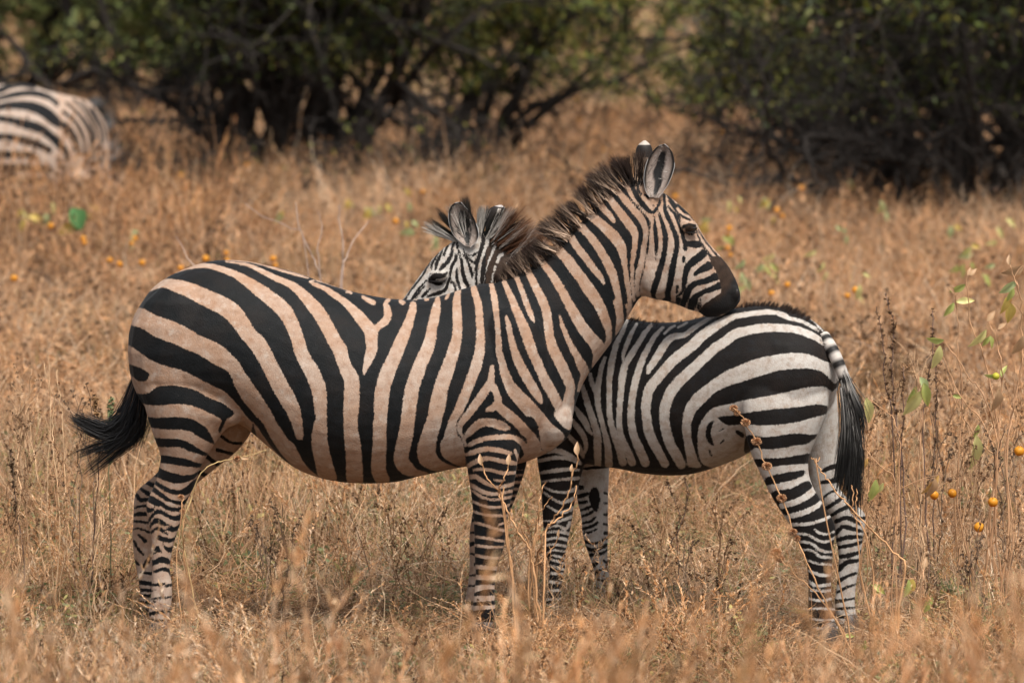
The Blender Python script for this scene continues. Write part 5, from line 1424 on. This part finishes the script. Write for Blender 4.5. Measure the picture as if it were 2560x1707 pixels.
# ------------------------------------------------------------------ distant zebra at the left edge
def build_far_zebra():
    Y = 21.0
    root = empty('zebra', at(60, 672, Y))
    tag(root, 'out of focus zebra at the left edge, rump and flank above tall grass', 'zebra', 'zebras in the dry grass')
    cz = Coat(-1)
    cz.K(12, (-260,330,20), (-120,290,16), (0,300,16), (80,262,14), (200,243,10), (330,262,8)); cz.K(12, (-250,420,18), (-100,390,14), (20,372,8), (150,340,13), (300,325,14), (420,345,14), (500,380,8), (560,432,8))
    cz.K(12, (-250,510,24), (-100,480,22), (10,460,18), (100,445,22), (250,450,30), (360,475,36), (450,520,40), (520,580,38), (560,610,32), (650,660,36), (710,740,38), (750,830,34), (775,920,18)); cz.K(12, (-250,610,22), (-100,580,18), (0,575,16), (120,595,17), (220,625,28), (340,655,30), (430,695,26), (510,760,24), (590,830,30), (640,890,26), (665,970,20))
    cz.K(12, (-250,760,22), (40,755,16), (160,770,20), (260,800,24), (360,825,18), (480,885,18)); cz.K(12, (-200,930,22), (240,930,18), (330,946,16)); cz.K(12, (-200,1060,22), (200,1060,20), (480,1080,20)); cz.K(12, (-200,1180,22), (480,1190,20)); cz.K(12, (-200,1290,22), (480,1300,20))
    cz.K(12, (620,510,14), (720,590,18), (790,690,18), (830,820,14), (840,1000,14)); cz.K(12, (650,420,10), (760,520,14), (850,640,20), (890,760,16), (900,1000,14)); cz.K(12, (720,390,10), (830,500,12), (900,620,14), (930,740,12), (950,1000,10)); cz.K(12, (800,400,8), (890,510,10), (955,640,10), (985,760,10), (1000,1000,8)); cz.K(12, (900,470,8), (965,580,10), (1015,680,10), (1030,800,8))
    L = []
    S = unit(np.array([-.35, .94, 0]))
    yf = lambda px: Y - .1 + px * .0016
    loft(L, [((-150,330),(-150,430),.08), ((-125,262),(-125,490),.19), ((-80,228),(-80,520),.26), ((0,212),(0,540),.30), ((60,208),(60,545),.31), ((120,228),(120,540),.305), ((180,241),(180,530),.28), ((217,252),(217,510),.23), ((243,277),(243,480),.17), ((262,312),(262,440),.10), ((270,345),(270,395),.04)], S, yf, 5, 30, .12)
    loft(L, [((215,262),(225,470),.14), ((255,330),(215,500),.11), ((275,420),(225,560),.09), ((285,500),(240,620),.08), ((290,560),(255,650),.075), ((286,610),(268,668),.05), ((280,640),(272,668),.02)], S, yf, 5, 22, .1)
    for x, yo in ((-120, -.12), (-85, .2), (190, -.1), (225, .2)):
        loft(L, [((x-28,430),(x+38,440),.09,Y+yo), ((x-20,510),(x+26,515),.07,Y+yo), ((x-15,560),(x+12,560),.045,Y+yo), ((x-14,590),(x+10,590),.04,Y+yo), ((x-9,630),(x+7,630),.028,Y+yo), ((x-9,660),(x+9,660),.032,Y+yo), ((x-10,672),(x+11,672),.035,Y+yo)], S, yf, 4, 18)
    V, F = fuse(L, .014, 7)
    UV = side_map(V)
    f = cz.eval(UV) * 1.6 + np.where(UV[:, 0] < 150, 7.5, 1.5)
    low = UV[:, 1] > 470
    f[low] = np.where(np.sin(UV[low, 1] * .30) > -.1, 12.0, -12.0)
    dust = np.clip(.30 + .45 * (UV[:, 0] > 140), 0, 1) + 0 * f
    me = np_mesh('body', V, F, True, {'coat': f, 'dust': dust, 'brown': 0 * f})
    link_mesh('body', me, bpy.data.materials['zebra_coat_tan'], root)
    b = Buf()
    g = catmull(np.array([[*at(*q, Y - .25)] for q in ((-135,270), (-165,330), (-172,420), (-168,520))]), 4)
    tube(b, g, np.linspace(.03, .015, len(g)), (.02, .018, .016), 8)
    t = link_mesh('tail', b.mesh('tail'), M_HAIR, root)
    b = Buf(); k = 300
    rr = np.repeat(g[-4:-3], k, 0) + rng.normal(size=(k, 3)) * .015
    hair_strip(b, rr, np.array([[0, 0, -1.0]]) + 0 * rr, .30 + .15 * rng.random(k), np.full(k, .006), np.full((k, 3), .014), np.full((k, 3), .012), seg=4)
    link_mesh('tail_hair', b.mesh('tail_hair'), M_HAIR, t, (0, 0, 0))
    b = Buf(); k = 900
    cr = catmull(np.array([[*at(*q, yf(q[0]))] for q in ((222,262), (250,300), (270,370), (284,450), (292,540))]), 6)
    ii = rng.integers(0, len(cr) - 1, k)
    hair_strip(b, cr[ii] + rng.normal(size=(k, 3)) * .02, np.array([[.75, 0, .5]]) + 0 * cr[ii], .07 + .04 * rng.random(k), np.full(k, .006), np.where((np.sin(ii * 1.1) > 0)[:, None], .3, .02) * np.ones(3), np.full((k, 3), .03), seg=3)
    link_mesh('mane', b.mesh('mane'), M_HAIR, root)
build_far_zebra()
# ------------------------------------------------------------------ single plants
VIEWS[13] = (1960, 640, .38265)
VIEWS[14] = (0, 380, .4677)
VIEWS[15] = (1400, 200, .4932)

def leaf_mesh(name, col, col2, width=.30, curl=.5):
    width *= 1.65
    n = 7
    t = np.linspace(0, 1, n)
    w = width * np.sin(np.pi * np.clip(t, .02, .98)) ** .8 * (1 - .35 * t)
    x = t; z = -curl * t ** 2 * .6
    V, cl = [], []
    for i in range(n):
        for s in (-1, -.5, 0, .5, 1):
            V.append((x[i], s * w[i] * .5, z[i] + abs(s) * w[i] * .28 + .02 * math.sin(i * 2.1 + s * 3)))
            k = min(1, t[i] * .8 + abs(s) * .25)
            cl.append(np.array(col) * (1 - k) + np.array(col2) * k * (1 if s else .8))
    F = [[i * 5 + j, i * 5 + j + 1, (i + 1) * 5 + j + 1, (i + 1) * 5 + j] for i in range(n - 1) for j in range(4)]
    me = np_mesh(name, V, np.array(F), True, {'col': np.array(cl)})
    me.materials.append(M_LEAF)
    return me

LEAVES = {
    'g': leaf_mesh('leaf', (.36, .42, .13), (.46, .46, .13)), 'y': leaf_mesh('leaf', (.60, .58, .24), (.70, .60, .25), .28, .7),
    'o': leaf_mesh('leaf', (.66, .40, .13), (.52, .31, .11), .26, .6), 'G': leaf_mesh('leaf', (.09, .22, .07), (.07, .18, .06), .62, .3),
    'Y': leaf_mesh('leaf', (.58, .46, .12), (.58, .40, .11), .4, .5), 't': leaf_mesh('leaf', (.50, .33, .19), (.42, .25, .13), .34, .8),
    'm': leaf_mesh('leaf', (.40, .48, .24), (.46, .50, .22), .34, .6)}

def fruit_mesh(col, col2):
    L = []
    blob(L, (0, 0, 0), (1, 1, .92), None, 18)
    V, F = L[0]
    V = V * (1 + .04 * np.sin(V[:, :1] * 5) * np.cos(V[:, 1:2] * 4))
    k = np.clip(V[:, 2:3] * .5 + .5, 0, 1)
    me = np_mesh('fruit', V, F, True, {'col': np.array(col) * k + np.array(col2) * (1 - k)})
    me.materials.append(M_LEAF)
    return me
FRUITS = {'o': fruit_mesh((.66, .29, .018), (.58, .21, .014)), 'g': fruit_mesh((.50, .45, .04), (.30, .36, .05)), 'b': fruit_mesh((.16, .09, .05), (.12, .07, .04))}

def bristle_ball(r, col, n=320):
    b = Buf()
    d = unit(rng.normal(size=(n, 3)))
    Q = np.stack([d * r * .35, d * r * (.86 + .16 * rng.random((n, 1)))], 1)
    ribbons(b, Q, np.full(n, r * .26), np.array(col) * (.65 + .6 * rng.random((n, 1))), taper=[1, .5])
    me = b.mesh('seed_ball', False)
    me.materials.append(M_STEM)
    return me

def mk(name, me, parent, loc, rot, scl):
    o = bpy.data.objects.new(name, me)
    C.objects.link(o)
    o.parent = parent
    o.location = Vector(loc) - parent.location
    o.rotation_euler = rot
    o.scale = scl
    return o

def plant(name, label, cat, group, Y, base_px, stems, leaves=(), fruits=(), balls=(), clusters=(), scol=(.42, .24, .13), ground=True):
    """stems [(view, [(x,y)..], r)], leaves [(view,x,y,len_m,angle_deg,kind)], fruits [(view,x,y,r_m,kind)], balls [(view,x,y,r_m)]"""
    b0 = at(base_px, 1500, Y)
    gz = float(ground_z(np.array(b0.x), np.array(Y)))
    root = empty(name, (b0.x, Y, gz))
    tag(root, label, cat, group)
    allp = []
    for v, pts, r in stems:
        P = [np.array(at(*vx(v, *q), Y)) for q in pts]
        if ground and (name != 'dry_weed' or len(pts) > 3):
            q = P[-1]; e = np.array([q[0] * .45 + b0.x * .55, Y, gz - .03])
            for f in (.4, .75):
                P.append(q * (1 - f) + e * f + np.array([rng.normal() * .014, 0, 0]))
            P.append(e)
        P = catmull(np.array(P), 4)
        P[1:-1] += rng.normal(size=(len(P) - 2, 3)) * .0022
        P[:, 1] += np.cumsum(rng.normal(size=len(P))) * .010
        b = Buf()
        cc = np.array(scol) * (.8 + .4 * rng.random())
        tube(b, P, np.linspace(r * .42, r * .9, len(P)), cc, 6)
        allp.append(P)
        for k in clusters:
            kk, rr, colr = k
            sel = P[rng.integers(0, max(2, int(len(P) * .6)), kk)] + rng.normal(size=(kk, 3)) * .004
            burrs(b, sel, rr, colr, 7)
        link_mesh('stem', b.mesh('stem'), M_STEM, root)
    pet = Buf()
    SP = np.concatenate(allp)
    for v, x, y, ln, ang, kind in leaves:
        p = at(*vx(v, x, y), Y + rng.normal() * .02)
        q = SP[np.argmin(np.linalg.norm((SP - np.array(p)) * np.array([1, .3, 1]) + np.array([0, 0, .02]), axis=1))]
        mid = (q + np.array(p)) / 2 + np.array([0, 0, .008])
        tube(pet, catmull(np.array([q, mid, np.array(p)]), 3), np.full(7, .0012), np.array(scol) * .9, 4)
        a = math.radians(ang)
        # leaf length runs along +x: turn it into the picture plane, then tip it about its own length
        R = Matrix.Rotation(-a, 3, 'Y') @ Matrix.Rotation(math.radians(70 + 40 * (rng.random() - .5)), 3, 'X') @ Matrix.Rotation((rng.random() - .5) * .5, 3, 'Z')
        mk('leaf', LEAVES[kind], root, p, R.to_euler(), (ln * (1.65 if v == 13 else 1.35),) * 3)
    for v, x, y, r, kind in fruits:
        p = np.array(at(*vx(v, x, y), Y)) + np.array([0, 0, r * .9])
        q = SP[np.argmin(np.linalg.norm((SP - p) * np.array([1, .3, 1]) - np.array([0, 0, .03]), axis=1))]
        tube(pet, catmull(np.array([q, (q + p) / 2 + np.array([0, 0, .012]), p]), 3), np.full(7, .0014), np.array(scol) * .9, 4)
    if pet.n:
        link_mesh('leaf_stalk', pet.mesh('leaf_stalk'), M_STEM, root)['kind'] = 'stuff'
    for v, x, y, r, kind in fruits:
        mk('fruit', FRUITS[kind], root, at(*vx(v, x, y), Y + rng.normal() * .02), (rng.random(), rng.random(), 0), (r, r, r))
    for v, x, y, r in balls:
        mk('seed_ball', bristle_ball(1.0, (.46, .26, .14)), root, at(*vx(v, x, y), Y), (0, 0, rng.random() * 3), (r * .82, r * .82, r * .66))
    return root

OR = (.44, .245, .12)
ORD = ['leftmost', 'second from left', 'third from left', 'fourth from left', 'fifth from left', 'sixth from left', 'seventh from left', 'eighth from left', 'ninth from left', 'tenth from left', 'eleventh from left', 'twelfth from left', 'thirteenth from left', 'fourteenth from left']
def places(what, spots):
    """a label for each spot: which side of which animal, and its turn among its neighbours there"""
    zones = [(0, 340, "left of the large zebra's rump"), (340, 760, "just over the large zebra's rump"), (760, 1060, "above the large zebra's back"), (1060, 1420, "over the rear zebra's head"),
             (1420, 1620, "above the front zebra's mane"), (1620, 1960, "right of the front zebra's face"), (1960, 2250, "over the small zebra's rump"), (2250, 9999, 'near the right picture edge')]
    pos = [vx(s[0], s[1], s[2]) for s in spots]
    out = [None] * len(spots)
    for a, b, nm in zones:
        ids = sorted([i for i, p in enumerate(pos) if a <= p[0] < b], key=lambda i: pos[i][0])
        for r, i in enumerate(ids):
            out[i] = what + ' ' + nm + ('' if len(ids) == 1 else ', ' + ('rightmost' if r == len(ids) - 1 else ORD[r]))
    return out

def build_plants():
    fg = 'dry weeds standing in front of the zebras'
    plant('ball_seed_stem', 'leaning dry stem beaded with round seed balls across the small zebra\'s thigh', 'weed', fg, -1.0, 2150,
          [(0, [(1832,1018), (1864,1057), (1891,1103), (1917,1165), (1954,1245), (1987,1340), (2016,1402), (2055,1487), (2086,1545), (2132,1630)], .0042)],
          balls=[(0,1834,1020,.020), (0,1842,1032,.017), (0,1864,1056,.023), (0,1891,1103,.024), (0,1917,1165,.024), (0,1954,1245,.024), (0,1982,1330,.022), (0,1992,1345,.018)], scol=OR)
    plant('ball_seed_stem', 'low slanting dry stem with two seed balls left of the small zebra\'s hind hooves', 'weed', fg, -1.2, 2110,
          [(11, [(95,720), (150,780), (230,870), (330,960), (440,1090), (560,1280)], .004)], balls=[(11,105,725,.026), (11,130,765,.022)], scol=OR)
    plant('forked_twig', 'pale orange forked twig before the small zebra\'s tail and hocks', 'weed', fg, -.75, 2210,
          [(11, [(332,112), (360,150), (400,205), (440,260), (485,325), (540,385), (585,435), (650,500), (710,570), (790,640), (860,720), (930,800)], .005), (11, [(385,108), (372,135), (360,150)], .004), (11, [(590,290), (597,340), (595,400), (590,440), (610,500), (680,600)], .004), (11, [(620,310), (624,380), (618,430)], .0035)], scol=OR)
    plant('branching_twig', 'forked orange twig in front of the large zebra\'s near foreleg', 'weed', fg, -.62, 1330,
          [(10, [(205,290), (225,350), (255,395), (300,445), (322,490), (350,550), (385,620), (420,680), (450,730), (480,770), (510,850), (525,940)], .0055), (10, [(372,298), (345,370), (330,420), (318,480)], .0045), (10, [(345,440), (335,490)], .005)], leaves=[(10,205,300,.03,100,'t'), (10,372,300,.03,80,'t')], scol=OR)
    plant('branching_twig', 'taller orange twig crossing the small zebra\'s near foreleg', 'weed', fg, -.55, 1340,
          [(10, [(795,235), (790,300), (765,350), (755,410), (735,480), (700,545), (655,610), (610,680), (590,720), (565,800), (540,900)], .0050), (10, [(785,425), (775,500), (740,560), (690,600), (640,650), (600,700)], .0045), (10, [(600,405), (575,450), (560,520), (553,600), (545,680), (530,760), (510,900)], .0045), (10, [(640,495), (600,550), (560,600), (550,640)], .0038), (10, [(680,735), (650,800), (600,850), (560,900), (530,950)], .0042), (10, [(445,400), (465,480), (462,560), (450,640), (460,720), (500,800)], .0040)], leaves=[(10,793,240,.035,95,'t'), (10,755,340,.02,80,'t'), (10,680,740,.02,100,'t')], scol=OR)
    plant('seed_ball_twig', 'single brown seed ball on a thin stalk under the large zebra\'s flank', 'weed', fg, -.25, 500,
          [(3, [(1345,822), (1200,870), (1080,895), (930,935), (800,990), (700,1100), (640,1300), (560,1560)], .0032)], balls=[(3,1075,905,.020)], leaves=[(3,1110,900,.022,-5,'t')], scol=(.50,.36,.17))
    plant('flower_stalk', 'thin brown flower stalk beside the large zebra\'s near hind cannon', 'weed', fg, -.5, 470,
          [(9, [(1105,835), (1112,880), (1118,920), (1120,980), (1115,1080), (1120,1200), (1130,1350)], .0036), (9, [(1130,850), (1116,900)], .003)], balls=[(9,1108,838,.016), (9,1118,925,.014)], scol=OR)
    # right hand shrubs
    rg = 'orange fruited weeds right of the zebras'
    plant('fruiting_weed', 'tall branched weed with yellowing leaves, nearest the tail of the small zebra', 'weed', rg, .25, 2440,
          [(13, [(1190,150), (1205,330), (1230,470), (1290,620), (1325,720), (1360,900), (1400,1100), (1420,1300)], .0045), (13, [(1120,260), (1140,450), (1135,600), (1160,800), (1165,1000), (1168,1050)], .004), (13, [(1040,560), (1140,680), (1205,795), (1280,870), (1350,1030), (1400,1250)], .0045), (13, [(1010,600), (1080,760), (1130,880), (1200,980), (1280,1060), (1380,1320)], .0036), (13, [(1170,1050), (1250,1170), (1340,1280), (1390,1350)], .0045)],
          leaves=[(13,1185,185,.040,200,'g'), (13,1110,305,.038,250,'g'), (13,1125,300,.042,20,'y'), (13,1045,550,.040,170,'g'), (13,1020,585,.058,250,'y'), (13,1320,480,.055,240,'y'), (13,1345,520,.030,290,'g'), (13,1345,525,.028,240,'g'), (13,1255,1170,.085,262,'y'), (13,1100,910,.024,-10,'g'), (13,1270,1100,.032,260,'g'), (13,1200,130,.020,70,'t'), (13,1220,130,.022,50,'t'), (13,1075,200,.022,-30,'t')],
          fruits=[(11,1125,355,.018,'o'), (11,1242,343,.018,'o'), (11,1225,255,.011,'b')])
    plant('fruiting_weed', 'weed cut by the right picture edge with curled ochre leaves and low orange fruits', 'weed', rg, .05, 2530,
          [(13, [(1470,60), (1500,140), (1530,220), (1550,300), (1555,420), (1560,640), (1540,800), (1500,1000), (1460,1250)], .0048), (13, [(1350,460), (1390,560), (1420,700), (1430,860), (1420,1050), (1400,1300)], .0042), (13, [(1568,640), (1540,780), (1510,950), (1480,1100), (1440,1320)], .0042), (13, [(1568,1240), (1500,1290), (1440,1370), (1400,1480)], .003)],
          leaves=[(13,1515,165,.045,225,'m'), (13,1480,235,.045,260,'o'), (13,1450,270,.040,255,'Y'), (13,1470,300,.050,262,'Y'), (13,1500,210,.035,240,'g'), (13,1475,60,.024,90,'t'), (13,1568,60,.050,225,'t'), (13,1568,520,.05,240,'t'), (13,1400,870,.055,262,'t'), (13,1420,790,.03,60,'g'), (13,1385,780,.026,190,'g'), (13,1330,430,.03,70,'t'), (13,1400,480,.024,40,'t')],
          fruits=[(11,1675,70,.0195,'o'), (11,1505,400,.019,'o'), (11,1415,562,.0195,'o'), (13,1385,785,.014,'g')])
    plant('broad_leaf_weed', 'low weed with a cluster of curled yellow green leaves between tail and fruiting weeds', 'weed', rg, .35, 2300,
          [(13, [(870,770), (885,850), (900,960), (895,1100), (880,1260)], .0036), (13, [(850,860), (880,960), (890,1050)], .003)],
          leaves=[(13,885,790,.045,300,'m'), (13,860,850,.042,262,'g'), (13,915,830,.055,280,'g'), (13,900,880,.070,235,'y'), (13,860,770,.02,170,'t')])
    plant('hanging_leaf_weed', 'thin weed with one long hanging yellow leaf touching the small zebra\'s tail', 'weed', rg, .0, 2220,
          [(13, [(550,930), (600,960), (660,1010), (710,1060), (740,1150), (760,1290)], .0032), (13, [(470,1110), (520,1220), (560,1300), (640,1380), (720,1460)], .003)],
          leaves=[(13,535,925,.062,272,'y'), (13,480,1105,.04,240,'g'), (13,600,1460,.055,255,'g'), (13,650,1480,.035,230,'y'), (13,545,1320,.03,262,'o'), (13,1010,1430,.055,250,'o'), (13,985,1450,.05,262,'t')])
    plant('leafy_sprout', 'green and ochre leaved sprout low at the right, below the orange fruits', 'weed', rg, -.7, 2290,
          [(11, [(1000,880), (1020,960), (1040,1060), (1060,1200)], .0036), (11, [(1060,820), (1050,900), (1040,1000)], .003)],
          leaves=[(11,985,890,.055,255,'Y'), (11,1060,830,.03,80,'t'), (11,1110,1010,.05,250,'g'), (11,960,900,.05,270,'g'), (11,720,930,.045,-25,'g'), (11,790,960,.03,200,'g'), (11,540,1260,.03,10,'g'), (11,680,1290,.05,250,'g')])
    sg = 'dark seed spikes behind the small zebra'
    dk = (.12, .075, .06)
    cl = [(34, .008, (.15, .085, .045))]
    plant('seed_spike', 'tallest dark seed spike right of the small zebra\'s tail', 'weed', sg, .6, 2260, [(13, [(660,240), (680,320), (708,410), (720,500), (710,600), (705,750), (715,900), (730,1060), (755,1250), (770,1330)], .0040)], clusters=[(60, .009, (.15, .085, .045))], scol=dk)
    plant('seed_spike', 'dark seed spike leaning left beside the tallest one', 'weed', sg, .62, 2240, [(13, [(605,330), (625,430), (640,520), (655,650), (650,760), (670,900), (700,1000)], .0034)], clusters=cl, scol=dk)
    plant('seed_spike', 'short dark seed spike standing between the tail and the yellow green leaf cluster', 'weed', sg, .55, 2250, [(13, [(775,700), (782,780), (775,900), (785,1060), (770,1250)], .0034)], clusters=cl, scol=dk)
    plant('seed_spike', 'dark seed spike just left of the tall branched weed', 'weed', sg, .7, 2300, [(13, [(970,360), (962,470), (960,600), (940,760), (920,900), (900,1080)], .0036)], clusters=cl, scol=dk)
    plant('seed_spike', 'thin dark spike with sparse seeds under the tall branched weed', 'weed', sg, .5, 2345, [(13, [(1000,690), (990,800), (995,960), (990,1150), (985,1250)], .0034)], clusters=cl, scol=dk)
    plant('seed_spike', 'dark seed clump below the small zebra\'s belly', 'weed', sg, .9, 1715, [(10, [(1450,380), (1465,440), (1470,520), (1440,640), (1380,760), (1330,900), (1310,960)], .0036), (10, [(1340,400), (1370,480), (1420,600), (1400,720)], .003)], clusters=cl, scol=dk)
    plant('seed_spike', 'brown seed spike left of the large zebra\'s tail', 'weed', 'seed spikes behind the large zebra', .5, 240, [(9, [(582,240), (585,300), (590,360), (592,400), (600,520), (600,640)], .0036)], clusters=[(60, .010, (.26, .15, .07))], scol=dk)
    plant('seed_spike', 'green seed spike nearest the large zebra\'s tail', 'weed', 'seed spikes behind the large zebra', .5, 275, [(9, [(685,235), (682,300), (680,360), (676,430), (670,600)], .0036)], clusters=[(60, .010, (.16, .19, .09))], scol=(.2, .19, .1))
    plant('seed_spike', 'dark seed spike at the far left level with the large zebra\'s hock', 'weed', 'seed spikes behind the large zebra', -.1, 45, [(9, [(70,570), (68,640), (75,720), (85,860), (88,960)], .0036)], clusters=[(44, .010, (.12, .075, .04))], scol=dk)
    plant('dry_stalk', 'pair of tall straw stalks with dark seed heads left of the large zebra\'s tail', 'weed', 'dry stalks', .3, 150, [(9, [(350,60), (358,140), (370,240), (380,320), (385,440), (395,640)], .0026), (9, [(270,20), (300,140), (320,260), (315,420), (330,600)], .0028), (9, [(290,-60), (300,60), (305,200), (310,380)], .0026)], balls=[(9,357,142,.013), (9,380,438,.013), (9,372,320,.009)], scol=(.62, .42, .25))
    # grey twigs behind the large zebra's back
    plant('bare_twig_bush', 'bare grey twigs rising behind the large zebra\'s back', 'bush', 'bare twigs', 5.0, 840,
          [(14, [(1810,280), (1815,380), (1830,470), (1835,560), (1828,700)], .006), (14, [(1975,365), (1900,460), (1850,560), (1830,640)], .0045), (14, [(1580,270), (1600,400), (1650,510), (1690,600), (1720,700)], .005), (14, [(1700,320), (1720,420), (1700,520), (1710,600)], .004), (14, [(1310,275), (1400,340), (1560,410), (1620,470)], .0035), (14, [(940,450), (1000,560), (1060,660)], .004)], scol=(.40, .30, .25))
    # blurred weeds further back
    def depth(row, h): return (CAM_H - h) * FOC / (row + 239.0) - CAM_D
    lg = 'yellow green leafy weeds behind the zebras'
    back = [(14,135,340,'Y'), (14,245,330,'y'), (14,390,350,'G'), (14,490,300,'Y'), (14,700,380,'m'), (14,1870,250,'y'), (14,1975,300,'m'), (14,2060,260,'Y'), (14,2200,400,'m'), (14,2330,440,'m'), (14,1500,330,'Y'), (14,2180,220,'Y'),
            (15,885,620,'y'), (15,1045,640,'m'), (15,830,800,'g'), (15,935,1000,'m'), (15,1070,900,'y'), (15,1355,920,'y'), (15,1430,780,'m'), (15,1985,730,'m'), (15,2260,740,'y'), (15,2210,820,'y'), (15,2080,850,'m'), (15,2050,930,'g'), (15,2150,1000,'g'), (15,1640,640,'m'), (15,1470,480,'m'), (15,760,700,'y'), (15,1020,920,'g'), (15,1540,1050,'y')]
    names_l = places('small blurred green leafy weed', back)
    for i, (v, x, y, kind) in enumerate(back):
        px, py = vx(v, x, y)
        Y = depth(py, .62)
        d = Y + CAM_D; k = d / 21.0
        lf = []
        for j in range(rng.integers(2, 6)):
            lf.append((0, px + rng.normal() * 15 / k, py + 4 + rng.normal() * 26 / k, (.034 + .036 * rng.random()) * (1.7 if kind == 'G' and j < 3 else 1.0), 200 + 140 * rng.random(), kind if rng.random() < .7 else rng.choice(['y', 'm', 'Y'])))
        plant('leafy_weed', names_l[i], 'weed', lg, Y, px + rng.normal() * 8,
              [(0, [(px, py - 14), (px + rng.normal() * 5, py + 20), (px + rng.normal() * 6, py + 50)], .005)], leaves=lf)
    og = 'orange fruits in the grass behind the zebras'
    dots = [(14,270,395), (14,445,462), (14,722,463), (14,760,592), (14,588,578), (14,640,600), (14,1100,570), (14,75,675), (14,1210,540), (14,2260,212), (14,965,620), (14,965,125), (14,1460,570), (14,2115,370), (14,385,15), (14,1320,70),
            (15,858,752), (15,850,852), (15,1152,1038), (15,1072,1080), (15,1498,1065), (15,1225,548), (15,1268,435), (15,1170,445), (15,820,265), (15,80,95), (15,465,110), (15,100,205), (15,225,355), (15,1100,660), (15,585,590)]
    names_f = places('small blurred orange fruited weed', dots)
    for i, (v, x, y) in enumerate(dots):
        px, py = vx(v, x, y)
        Y = depth(py, .58)
        k = (Y + CAM_D) / 21.0
        fr = [(0, px, py, .017 + .006 * rng.random(), 'o')]
        if rng.random() < .4: fr.append((0, px + rng.normal() * 18 / k, py + 16 / k + rng.random() * 14 / k, .016, 'o'))
        plant('fruit_weed', names_f[i], 'weed', og, Y, px + rng.normal() * 8,
              [(0, [(px, py), (px + rng.normal() * 4, py + 24), (px + rng.normal() * 6, py + 50)], .004)], leaves=[(0, px + 6, py + 22, .05, 300, 't')], fruits=fr)

def dry_weeds():
    spots = []
    for px, top, Y in ((2175, 1040, .3), (2215, 930, .8), (2290, 860, 1.0), (2330, 1010, .4), (2390, 900, .9), (2420, 1080, .1), (2470, 960, .6), (2520, 1060, .2), (2545, 900, .8),
                       (2190, 1230, -.3), (2310, 1260, -.3), (2440, 1290, -.4), (2530, 1240, -.3), (40, 1000, .3), (95, 900, .7), (210, 960, .6), (150, 1130, .0), (30, 1200, -.3), (250, 1180, -.1),
                       (700, 1260, .5), (860, 1240, .7), (1000, 1235, .6), (1080, 1270, .3), (640, 1330, -.3), (1660, 1215, .7), (1790, 1230, .6), (1620, 1290, .3), (1720, 1330, .0)):
        spots.append((0, px, top, Y))
    zones = {}
    def zone(px): return 'left of the large zebra' if px < 320 else 'under the large zebra' if px < 1200 else 'under the small zebra' if px < 1900 else 'right of the small zebra'
    for i, sp in enumerate(spots): zones.setdefault(zone(sp[1]), []).append(i)
    for z, ids in zones.items():
        ids.sort(key=lambda i: spots[i][1])
        for r, i in enumerate(ids):
            _, px, top, Y = spots[i]
            col = [(.40, .23, .12), (.26, .15, .08), (.48, .31, .18), (.17, .11, .07)][i % 4]
            st = []
            for k in range(3):
                x = px + rng.normal() * 12; y = top + 60 * k * rng.random(); pts = []
                for j in range(7):
                    pts.append((x, y)); x += rng.normal() * 9 - (x - px) * .10; y += 34 + 22 * rng.random()
                st.append((0, pts, .0032))
                for q in range(2):
                    j = rng.integers(1, 5); sgn = rng.choice([-1, 1])
                    st.append((0, [(pts[j][0] + sgn * (30 + 25 * rng.random()), pts[j][1] - 55 - 30 * rng.random()), (pts[j][0] + sgn * 16, pts[j][1] - 26), pts[j + 1]], .0022))
            plant('dry_weed', 'thin branched dry weed ' + z + ', ' + (ORD[r] if r < len(ids) - 1 else 'rightmost'), 'weed', 'branched dry weeds among the grass', Y, px, st[:], clusters=[(9, .007, tuple(c * .7 for c in col))], scol=col)

build_plants()
dry_weeds()
